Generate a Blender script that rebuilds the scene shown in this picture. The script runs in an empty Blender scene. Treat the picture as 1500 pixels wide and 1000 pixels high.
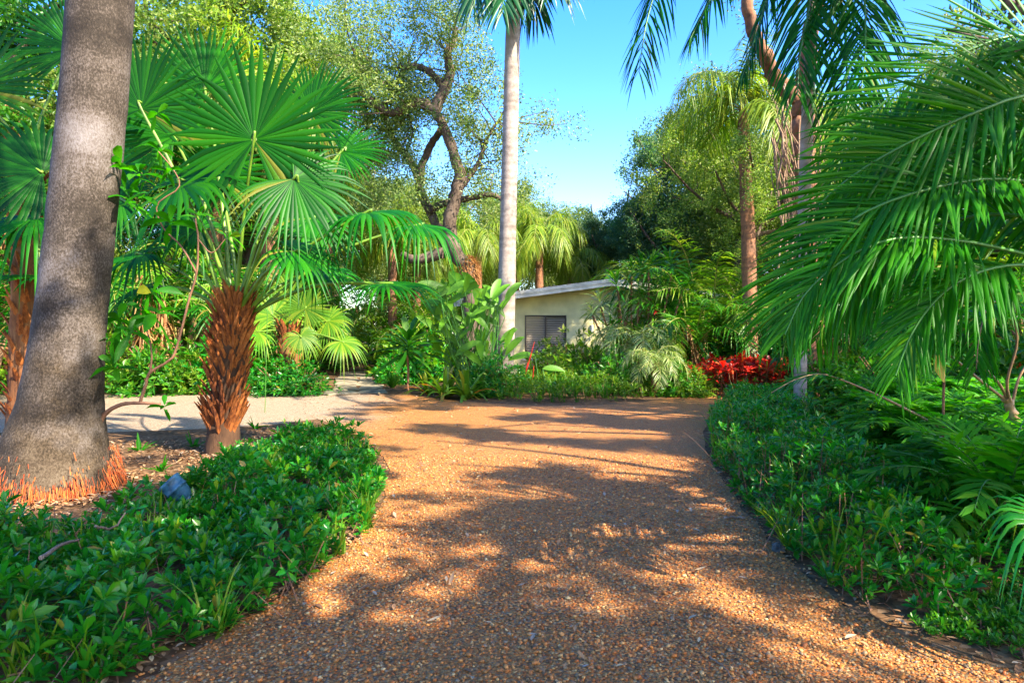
import bpy, math, random
import numpy as np
from mathutils import Vector, Matrix

rng = np.random.default_rng(11)
random.seed(5)
scene = bpy.context.scene
COL = scene.collection
EYE = 1.6
R_ = math.radians
UP = np.array([0.0, 0.0, 1.0])


def W(px, py, d):
    """point seen at photo pixel (px, py) and standing d metres ahead"""
    return np.array([(px - 750) / 1000 * d, d, EYE - (py - 490) / 1000 * d])


def G(px, py):
    """ground point under a photo pixel"""
    d = 1000 * EYE / (py - 490)
    return np.array([(px - 750) / 1000 * d, d, 0.0])


def nrm(v):
    return v / np.maximum(np.linalg.norm(v, axis=-1, keepdims=True), 1e-9)


# ------------------------------------------------------------------ mesh collecting
class MB:
    def __init__(s):
        s.v, s.f, s.n = [], [], 0

    def add(s, v, f, m=0):
        v = np.asarray(v, float).reshape(-1, 3)
        f = np.asarray(f, np.int64)
        s.v.append(v)
        s.f.append((f + s.n, m))
        s.n += len(v)

    def mesh(s, name, mats, origin=(0, 0, 0), smooth=True):
        me = bpy.data.meshes.new(name)
        v = np.concatenate(s.v) - np.asarray(origin, float)
        loops = np.concatenate([f.ravel() for f, m in s.f])
        tot = np.concatenate([np.full(len(f), f.shape[1]) for f, m in s.f])
        mi = np.concatenate([np.full(len(f), m) for f, m in s.f])
        st = np.concatenate([[0], np.cumsum(tot)[:-1]])
        me.vertices.add(len(v))
        me.vertices.foreach_set('co', v.astype(np.float32).ravel())
        me.loops.add(len(loops))
        me.loops.foreach_set('vertex_index', loops.astype(np.int32))
        me.polygons.add(len(tot))
        me.polygons.foreach_set('loop_start', st.astype(np.int32))
        for m in mats:
            me.materials.append(m)
        me.polygons.foreach_set('material_index', mi.astype(np.int32))
        me.polygons.foreach_set('use_smooth', np.full(len(tot), smooth))
        me.update(calc_edges=True)
        return me

    def build(s, name, mats, parent=None, smooth=True):
        if not isinstance(mats, (list, tuple)):
            mats = [mats]
        org = (0, 0, 0)
        if parent is not None:
            p = parent
            org = np.zeros(3)
            while p is not None:
                org = org + np.array(p.location)
                p = p.parent
        o = bpy.data.objects.new(name, s.mesh(name, mats, org, smooth))
        COL.objects.link(o)
        if parent is not None:
            o.parent = parent
        return o


def tag(o, label=None, cat=None, group=None, kind=None):
    if label: o['label'] = label
    if cat: o['category'] = cat
    if group: o['group'] = group
    if kind: o['kind'] = kind
    return o


def thing(name, label, cat, loc=(0, 0, 0), group=None):
    o = bpy.data.objects.new(name, None)
    o.empty_display_size = 0.2
    COL.objects.link(o)
    o.location = tuple(float(x) for x in loc)
    return tag(o, label, cat, group)


def copy_tree(o, parent=None):
    c = o.copy()
    COL.objects.link(c)
    c.parent = parent
    for ch in list(o.children):
        copy_tree(ch, c)
    return c


USED = set()


def place(proto, loc, rz=0.0, sc=1.0, label=None, group=None, cat=None, swap=None):
    """first use moves the prototype itself, later uses copy it with all parts"""
    if proto.name in USED:
        o = copy_tree(proto)
    else:
        o = proto
    USED.add(proto.name)
    o.location = tuple(float(x) for x in loc)
    o.rotation_euler = (0, 0, rz)
    o.scale = (sc, sc, sc) if np.isscalar(sc) else tuple(sc)
    if 'group' in o: del o['group']
    tag(o, label, cat, group)
    o['_swap'] = 1
    del o['_swap']
    if swap:
        for ch in [c for c in o.children_recursive]:
            for k, (pn, m) in enumerate(swap):
                if ch.name.startswith(pn):
                    ch.material_slots[0].link = 'OBJECT'
                    ch.material_slots[0].material = m
    return o


# ------------------------------------------------------------------ shapes
def smooth_path(pts, n):
    pts = np.asarray(pts, float)
    P = np.vstack([2 * pts[0] - pts[1], pts, 2 * pts[-1] - pts[-2]])
    seg = len(pts) - 1
    t = np.linspace(0, seg - 1e-6, n)
    i = t.astype(int)
    u = (t - i)[:, None]
    p0, p1, p2, p3 = P[i], P[i + 1], P[i + 2], P[i + 3]
    return 0.5 * (2 * p1 + (p2 - p0) * u + (2 * p0 - 5 * p1 + 4 * p2 - p3) * u ** 2 + (3 * p1 - p0 - 3 * p2 + p3) * u ** 3)


def tube(mb, pts, rad, n=8, m=0, wob=0.0, cap=True):
    pts = np.asarray(pts, float)
    K = len(pts)
    rad = np.broadcast_to(np.asarray(rad, float), (K,))
    T = nrm(np.gradient(pts, axis=0))
    a = np.cross(T[0], [0.3, 0.9, 0.1])
    if np.linalg.norm(a) < 0.1: a = np.cross(T[0], [1, 0, 0])
    A = [a / np.linalg.norm(a)]
    for k in range(1, K):
        x = A[-1] - T[k] * np.dot(A[-1], T[k])
        A.append(x / np.linalg.norm(x))
    A = np.array(A)
    B = np.cross(T, A)
    th = np.linspace(0, 2 * np.pi, n, endpoint=False)
    r = rad[:, None] * (1 + wob * rng.normal(size=(K, n)))
    V = pts[:, None] + r[..., None] * (np.cos(th)[None, :, None] * A[:, None] + np.sin(th)[None, :, None] * B[:, None])
    k, j = np.meshgrid(np.arange(K - 1), np.arange(n), indexing='ij')
    j2 = (j + 1) % n
    F = np.stack([k * n + j, k * n + j2, (k + 1) * n + j2, (k + 1) * n + j], -1).reshape(-1, 4)
    mb.add(V.reshape(-1, 3), F, m)
    if cap:
        for kk in (0, K - 1):
            mb.add(np.vstack([V[kk], pts[kk]]), [[q, (q + 1) % n, n] for q in range(n)], m)


def box(mb, lo, hi, m=0):
    x0, y0, z0 = lo
    x1, y1, z1 = hi
    v = [(x0, y0, z0), (x1, y0, z0), (x1, y1, z0), (x0, y1, z0), (x0, y0, z1), (x1, y0, z1), (x1, y1, z1), (x0, y1, z1)]
    mb.add(v, [(0, 3, 2, 1), (4, 5, 6, 7), (0, 1, 5, 4), (1, 2, 6, 5), (2, 3, 7, 6), (3, 0, 4, 7)], m)


def strips(mb, P, Wv, m=0, fold=None):
    """ribbons: P (N,K,3) spine, Wv (N,K,3) half width, fold (N,K,3) lifts both edges"""
    N, K = P.shape[:2]
    if fold is None:
        V = np.stack([P - Wv, P + Wv], 2)
        c = 2
    else:
        V = np.stack([P - Wv + fold, P, P + Wv + fold], 2)
        c = 3
    i = np.arange(N)[:, None, None] * (K * c) + np.arange(K - 1)[None, :, None] * c + np.arange(c - 1)[None, None, :]
    F = np.stack([i, i + 1, i + c + 1, i + c], -1).reshape(-1, 4)
    mb.add(V.reshape(-1, 3), F, m)


def blades(mb, base, d, L, w, droop, K=5, prof=None, fold=0.0, m=0, side=None):
    """leaves as ribbons from base along d, bending down by droop"""
    N = len(base)
    L = np.broadcast_to(L, (N,)); w = np.broadcast_to(w, (N,)); droop = np.broadcast_to(droop, (N,))
    s = np.linspace(0, 1, K)
    P = base[:, None] + d[:, None] * (L[:, None] * s)[..., None]
    P[..., 2] -= (droop * L)[:, None] * s ** 2
    T = nrm(np.gradient(P, axis=1))
    if side is None:
        side = np.cross(d, UP)
        bad = np.linalg.norm(side, axis=1) < 0.05
        side[bad] = [1, 0, 0]
    S = nrm(side)[:, None] - T * np.sum(nrm(side)[:, None] * T, -1, keepdims=True)
    S = nrm(S)
    if prof is None:
        prof = [0.45, 0.9, 1.0, 0.75, 0.04]
    pr = np.interp(s, np.linspace(0, 1, len(prof)), prof)
    hw = 0.5 * w[:, None] * pr
    Wv = S * hw[..., None]
    f = None
    if fold:
        Nn = np.cross(S, T)
        f = Nn * (hw * fold)[..., None]
    strips(mb, P, Wv, m, f)


def pinnate(mb, pts, n=50, leaf=0.5, w=0.035, sweep=(25, 65), v=15, droop=0.35, t0=0.12, K=5, rad=0.015,
            m=0, mr=1, up=UP, crease=True, jit=0.06, plum=0.0):
    """a feather frond: rachis tube plus two rows of drooping leaflets"""
    pts = np.asarray(pts, float)
    C = smooth_path(pts, 24)
    tube(mb, C, np.linspace(rad, rad * 0.25, 24), 6, mr, cap=False)
    seglen = np.linalg.norm(np.diff(C, axis=0), axis=1)
    acc = np.concatenate([[0], np.cumsum(seglen)]) / seglen.sum()
    t = np.linspace(t0, 0.99, n)
    for sgn in (-1, 1):
        tt = np.clip(t + rng.normal(size=n) * 0.3 / n, 0, 1)
        p = np.stack([np.interp(tt, acc, C[:, k]) for k in range(3)], -1)
        p2 = np.stack([np.interp(np.clip(tt + 0.02, 0, 1.02), acc, C[:, k]) for k in range(3)], -1)
        p1 = np.stack([np.interp(np.clip(tt - 0.03, 0, 1), acc, C[:, k]) for k in range(3)], -1)
        T = nrm(p2 - p1)
        S = nrm(np.cross(T, up) + 1e-6)
        N = np.cross(S, T)
        sw = np.radians(sweep[0] + (sweep[1] - sweep[0]) * tt ** 1.3 + rng.normal(size=n) * 4)
        va = np.radians(v + rng.normal(size=n) * (6 + plum))
        d = S * sgn * (np.cos(sw) * np.cos(va))[:, None] + T * np.sin(sw)[:, None] + N * (np.cos(sw) * np.sin(va))[:, None]
        d = nrm(d + rng.normal(size=(n, 3)) * jit)
        Lf = leaf * np.sin(np.pi * np.clip(0.16 + 0.76 * tt, 0, 1)) ** 0.7 * (1 + rng.normal(size=n) * 0.06)
        s = np.linspace(0, 1, K)
        P = p[:, None] + d[:, None] * (Lf[:, None] * s)[..., None]
        dr = droop * (1 + rng.normal(size=n) * 0.25)
        P[..., 2] -= (dr * Lf)[:, None] * s ** 2
        Tn = nrm(np.gradient(P, axis=1))
        wd = T - d * np.sum(T * d, -1, keepdims=True)
        wd = nrm(wd + rng.normal(size=(n, 3)) * 0.18)
        Wd = nrm(wd[:, None] - Tn * np.sum(wd[:, None] * Tn, -1, keepdims=True))
        pr = np.interp(s, [0, 0.15, 0.45, 0.8, 1], [0.35, 0.85, 1, 0.6, 0.03])
        hw = 0.5 * w * pr[None, :] * np.interp(tt, [0, 0.3, 1], [0.8, 1, 0.55])[:, None]
        f = None
        if crease:
            f = np.cross(Wd, Tn)
            f = f * np.sign(np.sum(f * N[:, None], -1, keepdims=True)) * (hw * 0.45)[..., None] * -1
        strips(mb, P, Wd * hw[..., None], m, f)


def fan_blade(mb, hub, axis, normal, R, nseg=46, arc=300, split=0.52, droop=0.22, pleat=0.1, cup=0.1, m=0, tipdroop=1.0):
    axis = nrm(np.asarray(axis, float))
    normal = np.asarray(normal, float)
    normal = nrm(normal - axis * np.dot(axis, normal))
    bi = np.cross(normal, axis)
    half = math.radians(arc / 2)
    th = np.linspace(-half, half, nseg)
    dl = half / nseg * 1.02
    st = np.array([0.03, 0.2, 0.4, split, split + (1 - split) * 0.3, split + (1 - split) * 0.6, split + (1 - split) * 0.85, 1.0])
    Rj = R * (0.72 + 0.28 * np.cos(th / 2) ** 1.2) * (1 + rng.normal(size=nseg) * 0.03)
    k = np.clip((st - split) / (1 - split), 0, 1)
    wid = np.where(st <= split, 1.0, (split / st) * (1 - k) ** 0.8)
    dj = droop * (0.6 + 0.8 * rng.random(nseg)) + (rng.random(nseg) < 0.12) * rng.random(nseg) * 0.35
    def pos(thv, rr, lift):
        ang = thv
        p = hub + (rr * np.cos(ang))[..., None] * axis + (rr * np.sin(ang))[..., None] * bi
        p = p + normal * (lift + cup * rr * rr / R)[..., None]
        return p
    r = Rj[:, None] * st[None]
    tj = th[:, None] + 0 * r + (rng.normal(size=nseg) * 0.03)[:, None] * k[None]
    cen = pos(tj, r, pleat * dl * r * wid)
    lef = pos(tj - dl * wid, r, -pleat * dl * r * wid * 3)
    rig = pos(tj + dl * wid, r, -pleat * dl * r * wid * 3)
    g = (dj[:, None] * R * (np.clip(st - 0.25, 0, 1)[None] ** 2.0) * 1.2) + tipdroop * (dj[:, None] * R * 0.55 * k[None] ** 2)
    for q in (cen, lef, rig):
        q[..., 2] -= g
    V = np.stack([lef, cen, rig], 2)
    K = len(st)
    i = np.arange(nseg)[:, None, None] * (K * 3) + np.arange(K - 1)[None, :, None] * 3 + np.arange(2)[None, None, :]
    mb.add(V.reshape(-1, 3), np.stack([i, i + 1, i + 4, i + 3], -1).reshape(-1, 4), m)


def cloud(mb, C, Rd, per, size, sub=12, m=0, flat=0.7, upb=0.5, asp=0.42, sig=0.2):
    """leafy sprays: leaves gathered round twig points inside each clump"""
    C = np.asarray(C, float)
    Rd = np.broadcast_to(np.asarray(Rd, float), (len(C),))
    d = nrm(rng.normal(size=(len(C), sub, 3)))
    rr = rng.random((len(C), sub, 1)) ** 0.5
    sc = d * rr * Rd[:, None, None] * np.array([1, 1, flat])
    sc = (C[:, None] + sc)
    k = max(1, per // sub)
    P = sc[:, :, None] + rng.normal(size=(len(C), sub, k, 3)) * (Rd[:, None, None, None] * sig)
    P = P.reshape(-1, 3)
    N = len(P)
    nn = nrm(rng.normal(size=(N, 3)) + np.array([0, 0, upb]))
    a = nrm(np.cross(nn, rng.normal(size=(N, 3))))
    b = np.cross(nn, a)
    L = size * (0.6 + 0.8 * rng.random(N))[:, None]
    w = L * asp
    base = P - a * L * 0.5
    V = np.stack([base, P + b * w * 0.5 + nn * L * 0.07, P + a * L * 0.5 - nn * L * 0.06, P - b * w * 0.5 + nn * L * 0.07], 1)
    i = np.arange(N)[:, None] * 4
    F = np.concatenate([np.stack([i[:, 0], i[:, 0] + 1, i[:, 0] + 2], -1), np.stack([i[:, 0], i[:, 0] + 2, i[:, 0] + 3], -1)])
    mb.add(V.reshape(-1, 3), F, m)


def inpoly(P, poly):
    x, y = P[:, 0], P[:, 1]
    poly = np.asarray(poly)[:, :2]
    c = np.zeros(len(P), bool)
    j = len(poly) - 1
    for i in range(len(poly)):
        xi, yi = poly[i]; xj, yj = poly[j]
        hit = ((yi > y) != (yj > y)) & (x < (xj - xi) * (y - yi) / (yj - yi + 1e-12) + xi)
        c ^= hit
        j = i
    return c


def scatter(poly, n):
    poly = np.asarray(poly)[:, :2]
    lo, hi = poly.min(0), poly.max(0)
    out = []
    tot = 0
    while tot < n:
        P = lo + (hi - lo) * rng.random((n * 2, 2))
        P = P[inpoly(P, poly)]
        out.append(P); tot += len(P)
    return np.concatenate(out)[:n]


def wave(x, y, s=1.0, seed=0.0):
    return (np.sin(x * 1.7 * s + 1.3 + seed) * np.cos(y * 1.3 * s - 0.7 + seed * 2) + 0.6 * np.sin(x * 3.9 * s + y * 2.3 * s + seed) +
            0.35 * np.sin(x * 7.1 * s - y * 5.7 * s + seed * 3))


def rosettes(mb, P, A, nl, leaf, asp=0.36, m=0, tilt=(20, 80), K=4, fold=0.35, droop=0.12):
    """whorls of leaves at shoot tips P with axes A"""
    N = len(P)
    A = nrm(A)
    x = nrm(np.cross(A, nrm(rng.normal(size=(N, 3)))))
    y = np.cross(A, x)
    j = np.arange(nl)
    az = j[None] * 2.39996 + rng.random((N, 1)) * 6.28
    ti = np.radians(tilt[0] + (tilt[1] - tilt[0]) * (1 - j / max(1, nl - 1)))[None] + rng.normal(size=(N, nl)) * 0.15
    d = (A[:, None] * np.cos(ti)[..., None] + (x[:, None] * np.cos(az)[..., None] + y[:, None] * np.sin(az)[..., None]) * np.sin(ti)[..., None])
    base = P[:, None] + A[:, None] * (j / nl * leaf * 0.35)[None, :, None]
    side = np.cross(d, A[:, None] + 0.001)
    L = leaf * (0.65 + 0.5 * rng.random((N, nl))) * (0.75 + 0.35 * np.sin(np.pi * (j + 1) / (nl + 1)))[None]
    L = L * (0.55 + 0.75 * rng.random((N, 1)))
    blades(mb, base.reshape(-1, 3), d.reshape(-1, 3), L.ravel(), L.ravel() * asp, droop, K,
           [0.12, 0.5, 0.85, 1.0, 0.75, 0.06], fold, m, side.reshape(-1, 3))


# ------------------------------------------------------------------ materials
def new_mat(name):
    m = bpy.data.materials.new(name)
    m.use_nodes = True
    nt = m.node_tree
    nt.nodes.clear()
    out = nt.nodes.new('ShaderNodeOutputMaterial')
    return m, nt, out


def nd(nt, kind, **kw):
    n = nt.nodes.new(kind)
    for k, v in kw.items():
        if k in n.inputs:
            n.inputs[k].default_value = v
        else:
            setattr(n, k, v)
    return n


def ramp(nt, stops, interp='LINEAR'):
    r = nt.nodes.new('ShaderNodeValToRGB')
    r.color_ramp.interpolation = interp
    e = r.color_ramp.elements
    while len(e) < len(stops): e.new(0.5)
    for k, (p, c) in enumerate(stops):
        e[k].position = p
        e[k].color = (*c, 1) if len(c) == 3 else c
    return r


def mixc(nt, fac, a, b, mode='MIX'):
    n = nt.nodes.new('ShaderNodeMix')
    n.data_type = 'RGBA'
    n.blend_type = mode
    for sock, val in ((n.inputs[0], fac), (n.inputs[6], a), (n.inputs[7], b)):
        if hasattr(val, 'default_value') or hasattr(val, 'links'):
            nt.links.new(val, sock)
        else:
            sock.default_value = val if not isinstance(val, tuple) else ((*val, 1) if len(val) == 3 else val)
    return n.outputs[2]


def mat_leaf(name, stops, trans=0.32, rough=0.38, tint=(1.5, 1.6, 0.5), spec=0.5, objvar=0.25):
    m, nt, out = new_mat(name)
    L = nt.links
    geo = nd(nt, 'ShaderNodeNewGeometry')
    oi = nd(nt, 'ShaderNodeObjectInfo')
    rp = ramp(nt, stops)
    L.new(geo.outputs['Random Per Island'], rp.inputs[0])
    mr = nd(nt, 'ShaderNodeMapRange')
    mr.inputs['To Min'].default_value = 1 - objvar
    mr.inputs['To Max'].default_value = 1 + objvar
    L.new(oi.outputs['Random'], mr.inputs['Value'])
    hs = nd(nt, 'ShaderNodeHueSaturation')
    L.new(rp.outputs[0], hs.inputs['Color'])
    L.new(mr.outputs[0], hs.inputs['Value'])
    b = nd(nt, 'ShaderNodeBsdfPrincipled')
    b.inputs['Roughness'].default_value = rough
    b.inputs['Specular IOR Level'].default_value = spec
    L.new(hs.outputs[0], b.inputs['Base Color'])
    tr = nd(nt, 'ShaderNodeBsdfTranslucent')
    L.new(mixc(nt, 1.0, hs.outputs[0], tint, 'MULTIPLY'), tr.inputs['Color'])
    mx = nd(nt, 'ShaderNodeMixShader')
    mx.inputs[0].default_value = trans
    L.new(b.outputs[0], mx.inputs[1])
    L.new(tr.outputs[0], mx.inputs[2])
    L.new(mx.outputs[0], out.inputs[0])
    return m


def mat_bark(name, stops, scale=(6, 6, 6), bump=0.4, rough=0.85, rings=0.0, detail=8.0, dist=0.02, ringscale=5.0, moss=None):
    m, nt, out = new_mat(name)
    L = nt.links
    tc = nd(nt, 'ShaderNodeTexCoord')
    mp = nd(nt, 'ShaderNodeMapping')
    mp.inputs['Scale'].default_value = scale
    L.new(tc.outputs['Object'], mp.inputs['Vector'])
    n1 = nd(nt, 'ShaderNodeTexNoise')
    n1.inputs['Scale'].default_value = 1.0
    n1.inputs['Detail'].default_value = detail
    n1.inputs['Roughness'].default_value = 0.7
    L.new(mp.outputs[0], n1.inputs['Vector'])
    n2 = nd(nt, 'ShaderNodeTexNoise')
    n2.inputs['Scale'].default_value = 1.6
    n2.inputs['Detail'].default_value = 4
    L.new(tc.outputs['Object'], n2.inputs['Vector'])
    md = nd(nt, 'ShaderNodeMath', operation='MULTIPLY_ADD')
    L.new(n2.outputs[0], md.inputs[0])
    md.inputs[1].default_value = 0.7
    ad = nd(nt, 'ShaderNodeMath', operation='MULTIPLY_ADD')
    L.new(n1.outputs[0], ad.inputs[0])
    ad.inputs[1].default_value = 0.8
    ad.inputs[2].default_value = -0.25
    L.new(ad.outputs[0], md.inputs[2])
    rp = ramp(nt, stops)
    h = n1.outputs[0]
    val = md.outputs[0]
    if rings:
        sx = nd(nt, 'ShaderNodeSeparateXYZ')
        L.new(tc.outputs['Object'], sx.inputs[0])
        wv = nd(nt, 'ShaderNodeTexNoise')
        wv.noise_dimensions = '1D'
        mz = nd(nt, 'ShaderNodeMath', operation='MULTIPLY_ADD')
        L.new(sx.outputs[2], mz.inputs[0])
        mz.inputs[1].default_value = ringscale
        mz2 = nd(nt, 'ShaderNodeMath', operation='MULTIPLY')
        L.new(n2.outputs[0], mz2.inputs[0])
        mz2.inputs[1].default_value = 0.9
        L.new(mz2.outputs[0], mz.inputs[2])
        L.new(mz.outputs[0], wv.inputs['W'])
        wv.inputs['Scale'].default_value = 1.0
        wv.inputs['Detail'].default_value = 2.0
        a2 = nd(nt, 'ShaderNodeMath', operation='MULTIPLY_ADD')
        L.new(wv.outputs[0], a2.inputs[0])
        a2.inputs[1].default_value = rings
        a3 = nd(nt, 'ShaderNodeMath', operation='ADD')
        L.new(md.outputs[0], a3.inputs[0])
        a3.inputs[1].default_value = -rings * 0.5
        L.new(a3.outputs[0], a2.inputs[2])
        val = a2.outputs[0]
        h = a2.outputs[0]
    L.new(val, rp.inputs[0])
    b = nd(nt, 'ShaderNodeBsdfPrincipled')
    b.inputs['Roughness'].default_value = rough
    b.inputs['Specular IOR Level'].default_value = 0.25
    colr = rp.outputs[0]
    if moss:
        sz = nd(nt, 'ShaderNodeSeparateXYZ'); L.new(tc.outputs['Object'], sz.inputs[0])
        mz = nd(nt, 'ShaderNodeMapRange'); L.new(sz.outputs[2], mz.inputs['Value'])
        mz.inputs['From Min'].default_value = 0.2; mz.inputs['From Max'].default_value = 2.6; mz.inputs['To Min'].default_value = 0.30; mz.inputs['To Max'].default_value = -0.12
        n3 = nd(nt, 'ShaderNodeTexNoise'); n3.inputs['Scale'].default_value = 2.6; n3.inputs['Detail'].default_value = 9; n3.inputs['Roughness'].default_value = 0.7
        L.new(tc.outputs['Object'], n3.inputs['Vector'])
        am = nd(nt, 'ShaderNodeMath', operation='ADD'); L.new(mz.outputs[0], am.inputs[0]); L.new(n3.outputs[0], am.inputs[1])
        rm_ = ramp(nt, [(0.52, (0, 0, 0)), (0.78, (0.8, 0.8, 0.8))]); L.new(am.outputs[0], rm_.inputs[0])
        mossy = mixc(nt, 1.0, colr, moss, 'MULTIPLY')
        colr = mixc(nt, rm_.outputs[0], colr, mossy)
        # thin leaf scar rings
        sc_ = nd(nt, 'ShaderNodeTexWave'); sc_.bands_direction = 'Z'; sc_.inputs['Scale'].default_value = 0.75; sc_.inputs['Distortion'].default_value = 3.5; sc_.inputs['Detail'].default_value = 3; sc_.inputs['Detail Scale'].default_value = 1.5
        L.new(tc.outputs['Object'], sc_.inputs['Vector'])
        rs = ramp(nt, [(0.0, (0.55, 0.5, 0.45)), (0.05, (1, 1, 1))]); L.new(sc_.outputs[0], rs.inputs[0])
        colr = mixc(nt, 0.38, colr, rs.outputs[0], 'MULTIPLY')
    L.new(colr, b.inputs['Base Color'])
    bp = nd(nt, 'ShaderNodeBump')
    bp.inputs['Strength'].default_value = bump
    bp.inputs['Distance'].default_value = dist
    L.new(h, bp.inputs['Height'])
    L.new(bp.outputs[0], b.inputs['Normal'])
    L.new(b.outputs[0], out.inputs[0])
    return m


def mat_flat(name, col, rough=0.6, var=0.12, scale=3.0, bump=0.0, spec=0.4, bscale=40.0):
    m, nt, out = new_mat(name)
    L = nt.links
    tc = nd(nt, 'ShaderNodeTexCoord')
    n1 = nd(nt, 'ShaderNodeTexNoise')
    n1.inputs['Scale'].default_value = scale
    n1.inputs['Detail'].default_value = 7
    L.new(tc.outputs['Object'], n1.inputs['Vector'])
    rp = ramp(nt, [(0.3, tuple(c * (1 - var * 1.6) for c in col)), (0.7, tuple(min(1, c * (1 + var)) for c in col))])
    L.new(n1.outputs[0], rp.inputs[0])
    b = nd(nt, 'ShaderNodeBsdfPrincipled')
    b.inputs['Roughness'].default_value = rough
    b.inputs['Specular IOR Level'].default_value = spec
    L.new(rp.outputs[0], b.inputs['Base Color'])
    if bump:
        n2 = nd(nt, 'ShaderNodeTexNoise')
        n2.inputs['Scale'].default_value = bscale
        L.new(tc.outputs['Object'], n2.inputs['Vector'])
        bp = nd(nt, 'ShaderNodeBump')
        bp.inputs['Strength'].default_value = bump
        bp.inputs['Distance'].default_value = 0.01
        L.new(n2.outputs[0], bp.inputs['Height'])
        L.new(bp.outputs[0], b.inputs['Normal'])
    L.new(b.outputs[0], out.inputs[0])
    return m


PEBBLE = [(0.0, (0.47, 0.205, 0.045)), (0.14, (0.44, 0.105, 0.010)), (0.26, (0.09, 0.045, 0.014)), (0.36, (0.20, 0.10, 0.03)), (0.42, (0.51, 0.27, 0.08)), (0.55, (0.47, 0.125, 0.012)),
          (0.68, (0.21, 0.11, 0.028)), (0.80, (0.20, 0.15, 0.09)), (0.90, (0.56, 0.17, 0.014)), (1.0, (0.54, 0.37, 0.15))]


def mat_gravel(name, stops, scale, dirt, dirtamt=0.5, bump=0.9, pale=None):
    m, nt, out = new_mat(name)
    L = nt.links
    tc = nd(nt, 'ShaderNodeTexCoord')
    wn = nd(nt, 'ShaderNodeTexNoise')
    wn.inputs['Scale'].default_value = scale * 0.6
    L.new(tc.outputs['Object'], wn.inputs['Vector'])
    wo = mixc(nt, 0.012, tc.outputs['Object'], wn.outputs['Color'], 'ADD')
    vo = nd(nt, 'ShaderNodeTexVoronoi')
    vo.inputs['Scale'].default_value = scale
    L.new(wo, vo.inputs['Vector'])
    sp = nd(nt, 'ShaderNodeSeparateColor')
    L.new(vo.outputs['Color'], sp.inputs[0])
    rp = ramp(nt, stops)
    L.new(sp.outputs[0], rp.inputs[0])
    # dark gaps between stones (colour darkens away from each cell centre)
    gp = ramp(nt, [(0.45, (1, 1, 1)), (0.85, (0.25, 0.2, 0.16))])
    L.new(vo.outputs['Distance'], gp.inputs[0])
    c1 = mixc(nt, 0.8, rp.outputs[0], gp.outputs[0], 'MULTIPLY')
    n2 = nd(nt, 'ShaderNodeTexNoise')
    n2.inputs['Scale'].default_value = 0.55
    n2.inputs['Detail'].default_value = 8
    n2.inputs['Roughness'].default_value = 0.65
    L.new(tc.outputs['Object'], n2.inputs['Vector'])
    r2 = ramp(nt, [(0.42, (0, 0, 0)), (0.68, (dirtamt, dirtamt, dirtamt))])
    L.new(n2.outputs[0], r2.inputs[0])
    c2 = mixc(nt, r2.outputs[0], c1, dirt)
    if pale:
        rq = ramp(nt, pale); L.new(sp.outputs[0], rq.inputs[0])
        c3 = mixc(nt, 0.7, rq.outputs[0], gp.outputs[0], 'MULTIPLY')
        sx = nd(nt, 'ShaderNodeSeparateXYZ'); L.new(tc.outputs['Object'], sx.inputs[0])
        ma = nd(nt, 'ShaderNodeMath', operation='MULTIPLY_ADD'); L.new(n2.outputs[0], ma.inputs[0]); ma.inputs[1].default_value = 3.2; L.new(sx.outputs[0], ma.inputs[2])
        mr = nd(nt, 'ShaderNodeMapRange'); mr.interpolation_type = 'SMOOTHSTEP'; L.new(ma.outputs[0], mr.inputs['Value'])
        mr.inputs['From Min'].default_value = -0.6; mr.inputs['From Max'].default_value = -2.6
        my = nd(nt, 'ShaderNodeMapRange'); my.interpolation_type = 'SMOOTHSTEP'; L.new(sx.outputs[1], my.inputs['Value'])
        my.inputs['From Min'].default_value = 9.6; my.inputs['From Max'].default_value = 11.5
        mm = nd(nt, 'ShaderNodeMath', operation='MULTIPLY'); L.new(mr.outputs[0], mm.inputs[0]); L.new(my.outputs[0], mm.inputs[1])
        c2 = mixc(nt, mm.outputs[0], c2, c3)
    b = nd(nt, 'ShaderNodeBsdfPrincipled')
    b.inputs['Roughness'].default_value = 0.65
    b.inputs['Specular IOR Level'].default_value = 0.3
    L.new(c2, b.inputs['Base Color'])
    iv = nd(nt, 'ShaderNodeMath', operation='SUBTRACT')
    iv.inputs[0].default_value = 1.0
    L.new(vo.outputs['Distance'], iv.inputs[1])
    bp = nd(nt, 'ShaderNodeBump')
    bp.inputs['Strength'].default_value = bump
    bp.inputs['Distance'].default_value = 0.6 / scale
    L.new(iv.outputs[0], bp.inputs['Height'])
    L.new(bp.outputs[0], b.inputs['Normal'])
    L.new(b.outputs[0], out.inputs[0])
    return m


def mat_island(name, stops, rough=0.6, spec=0.3):
    m, nt, out = new_mat(name)
    geo = nd(nt, 'ShaderNodeNewGeometry')
    rp = ramp(nt, stops)
    nt.links.new(geo.outputs['Random Per Island'], rp.inputs[0])
    b = nd(nt, 'ShaderNodeBsdfPrincipled')
    b.inputs['Roughness'].default_value = rough
    b.inputs['Specular IOR Level'].default_value = spec
    nt.links.new(rp.outputs[0], b.inputs['Base Color'])
    nt.links.new(b.outputs[0], out.inputs[0])
    return m


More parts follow.
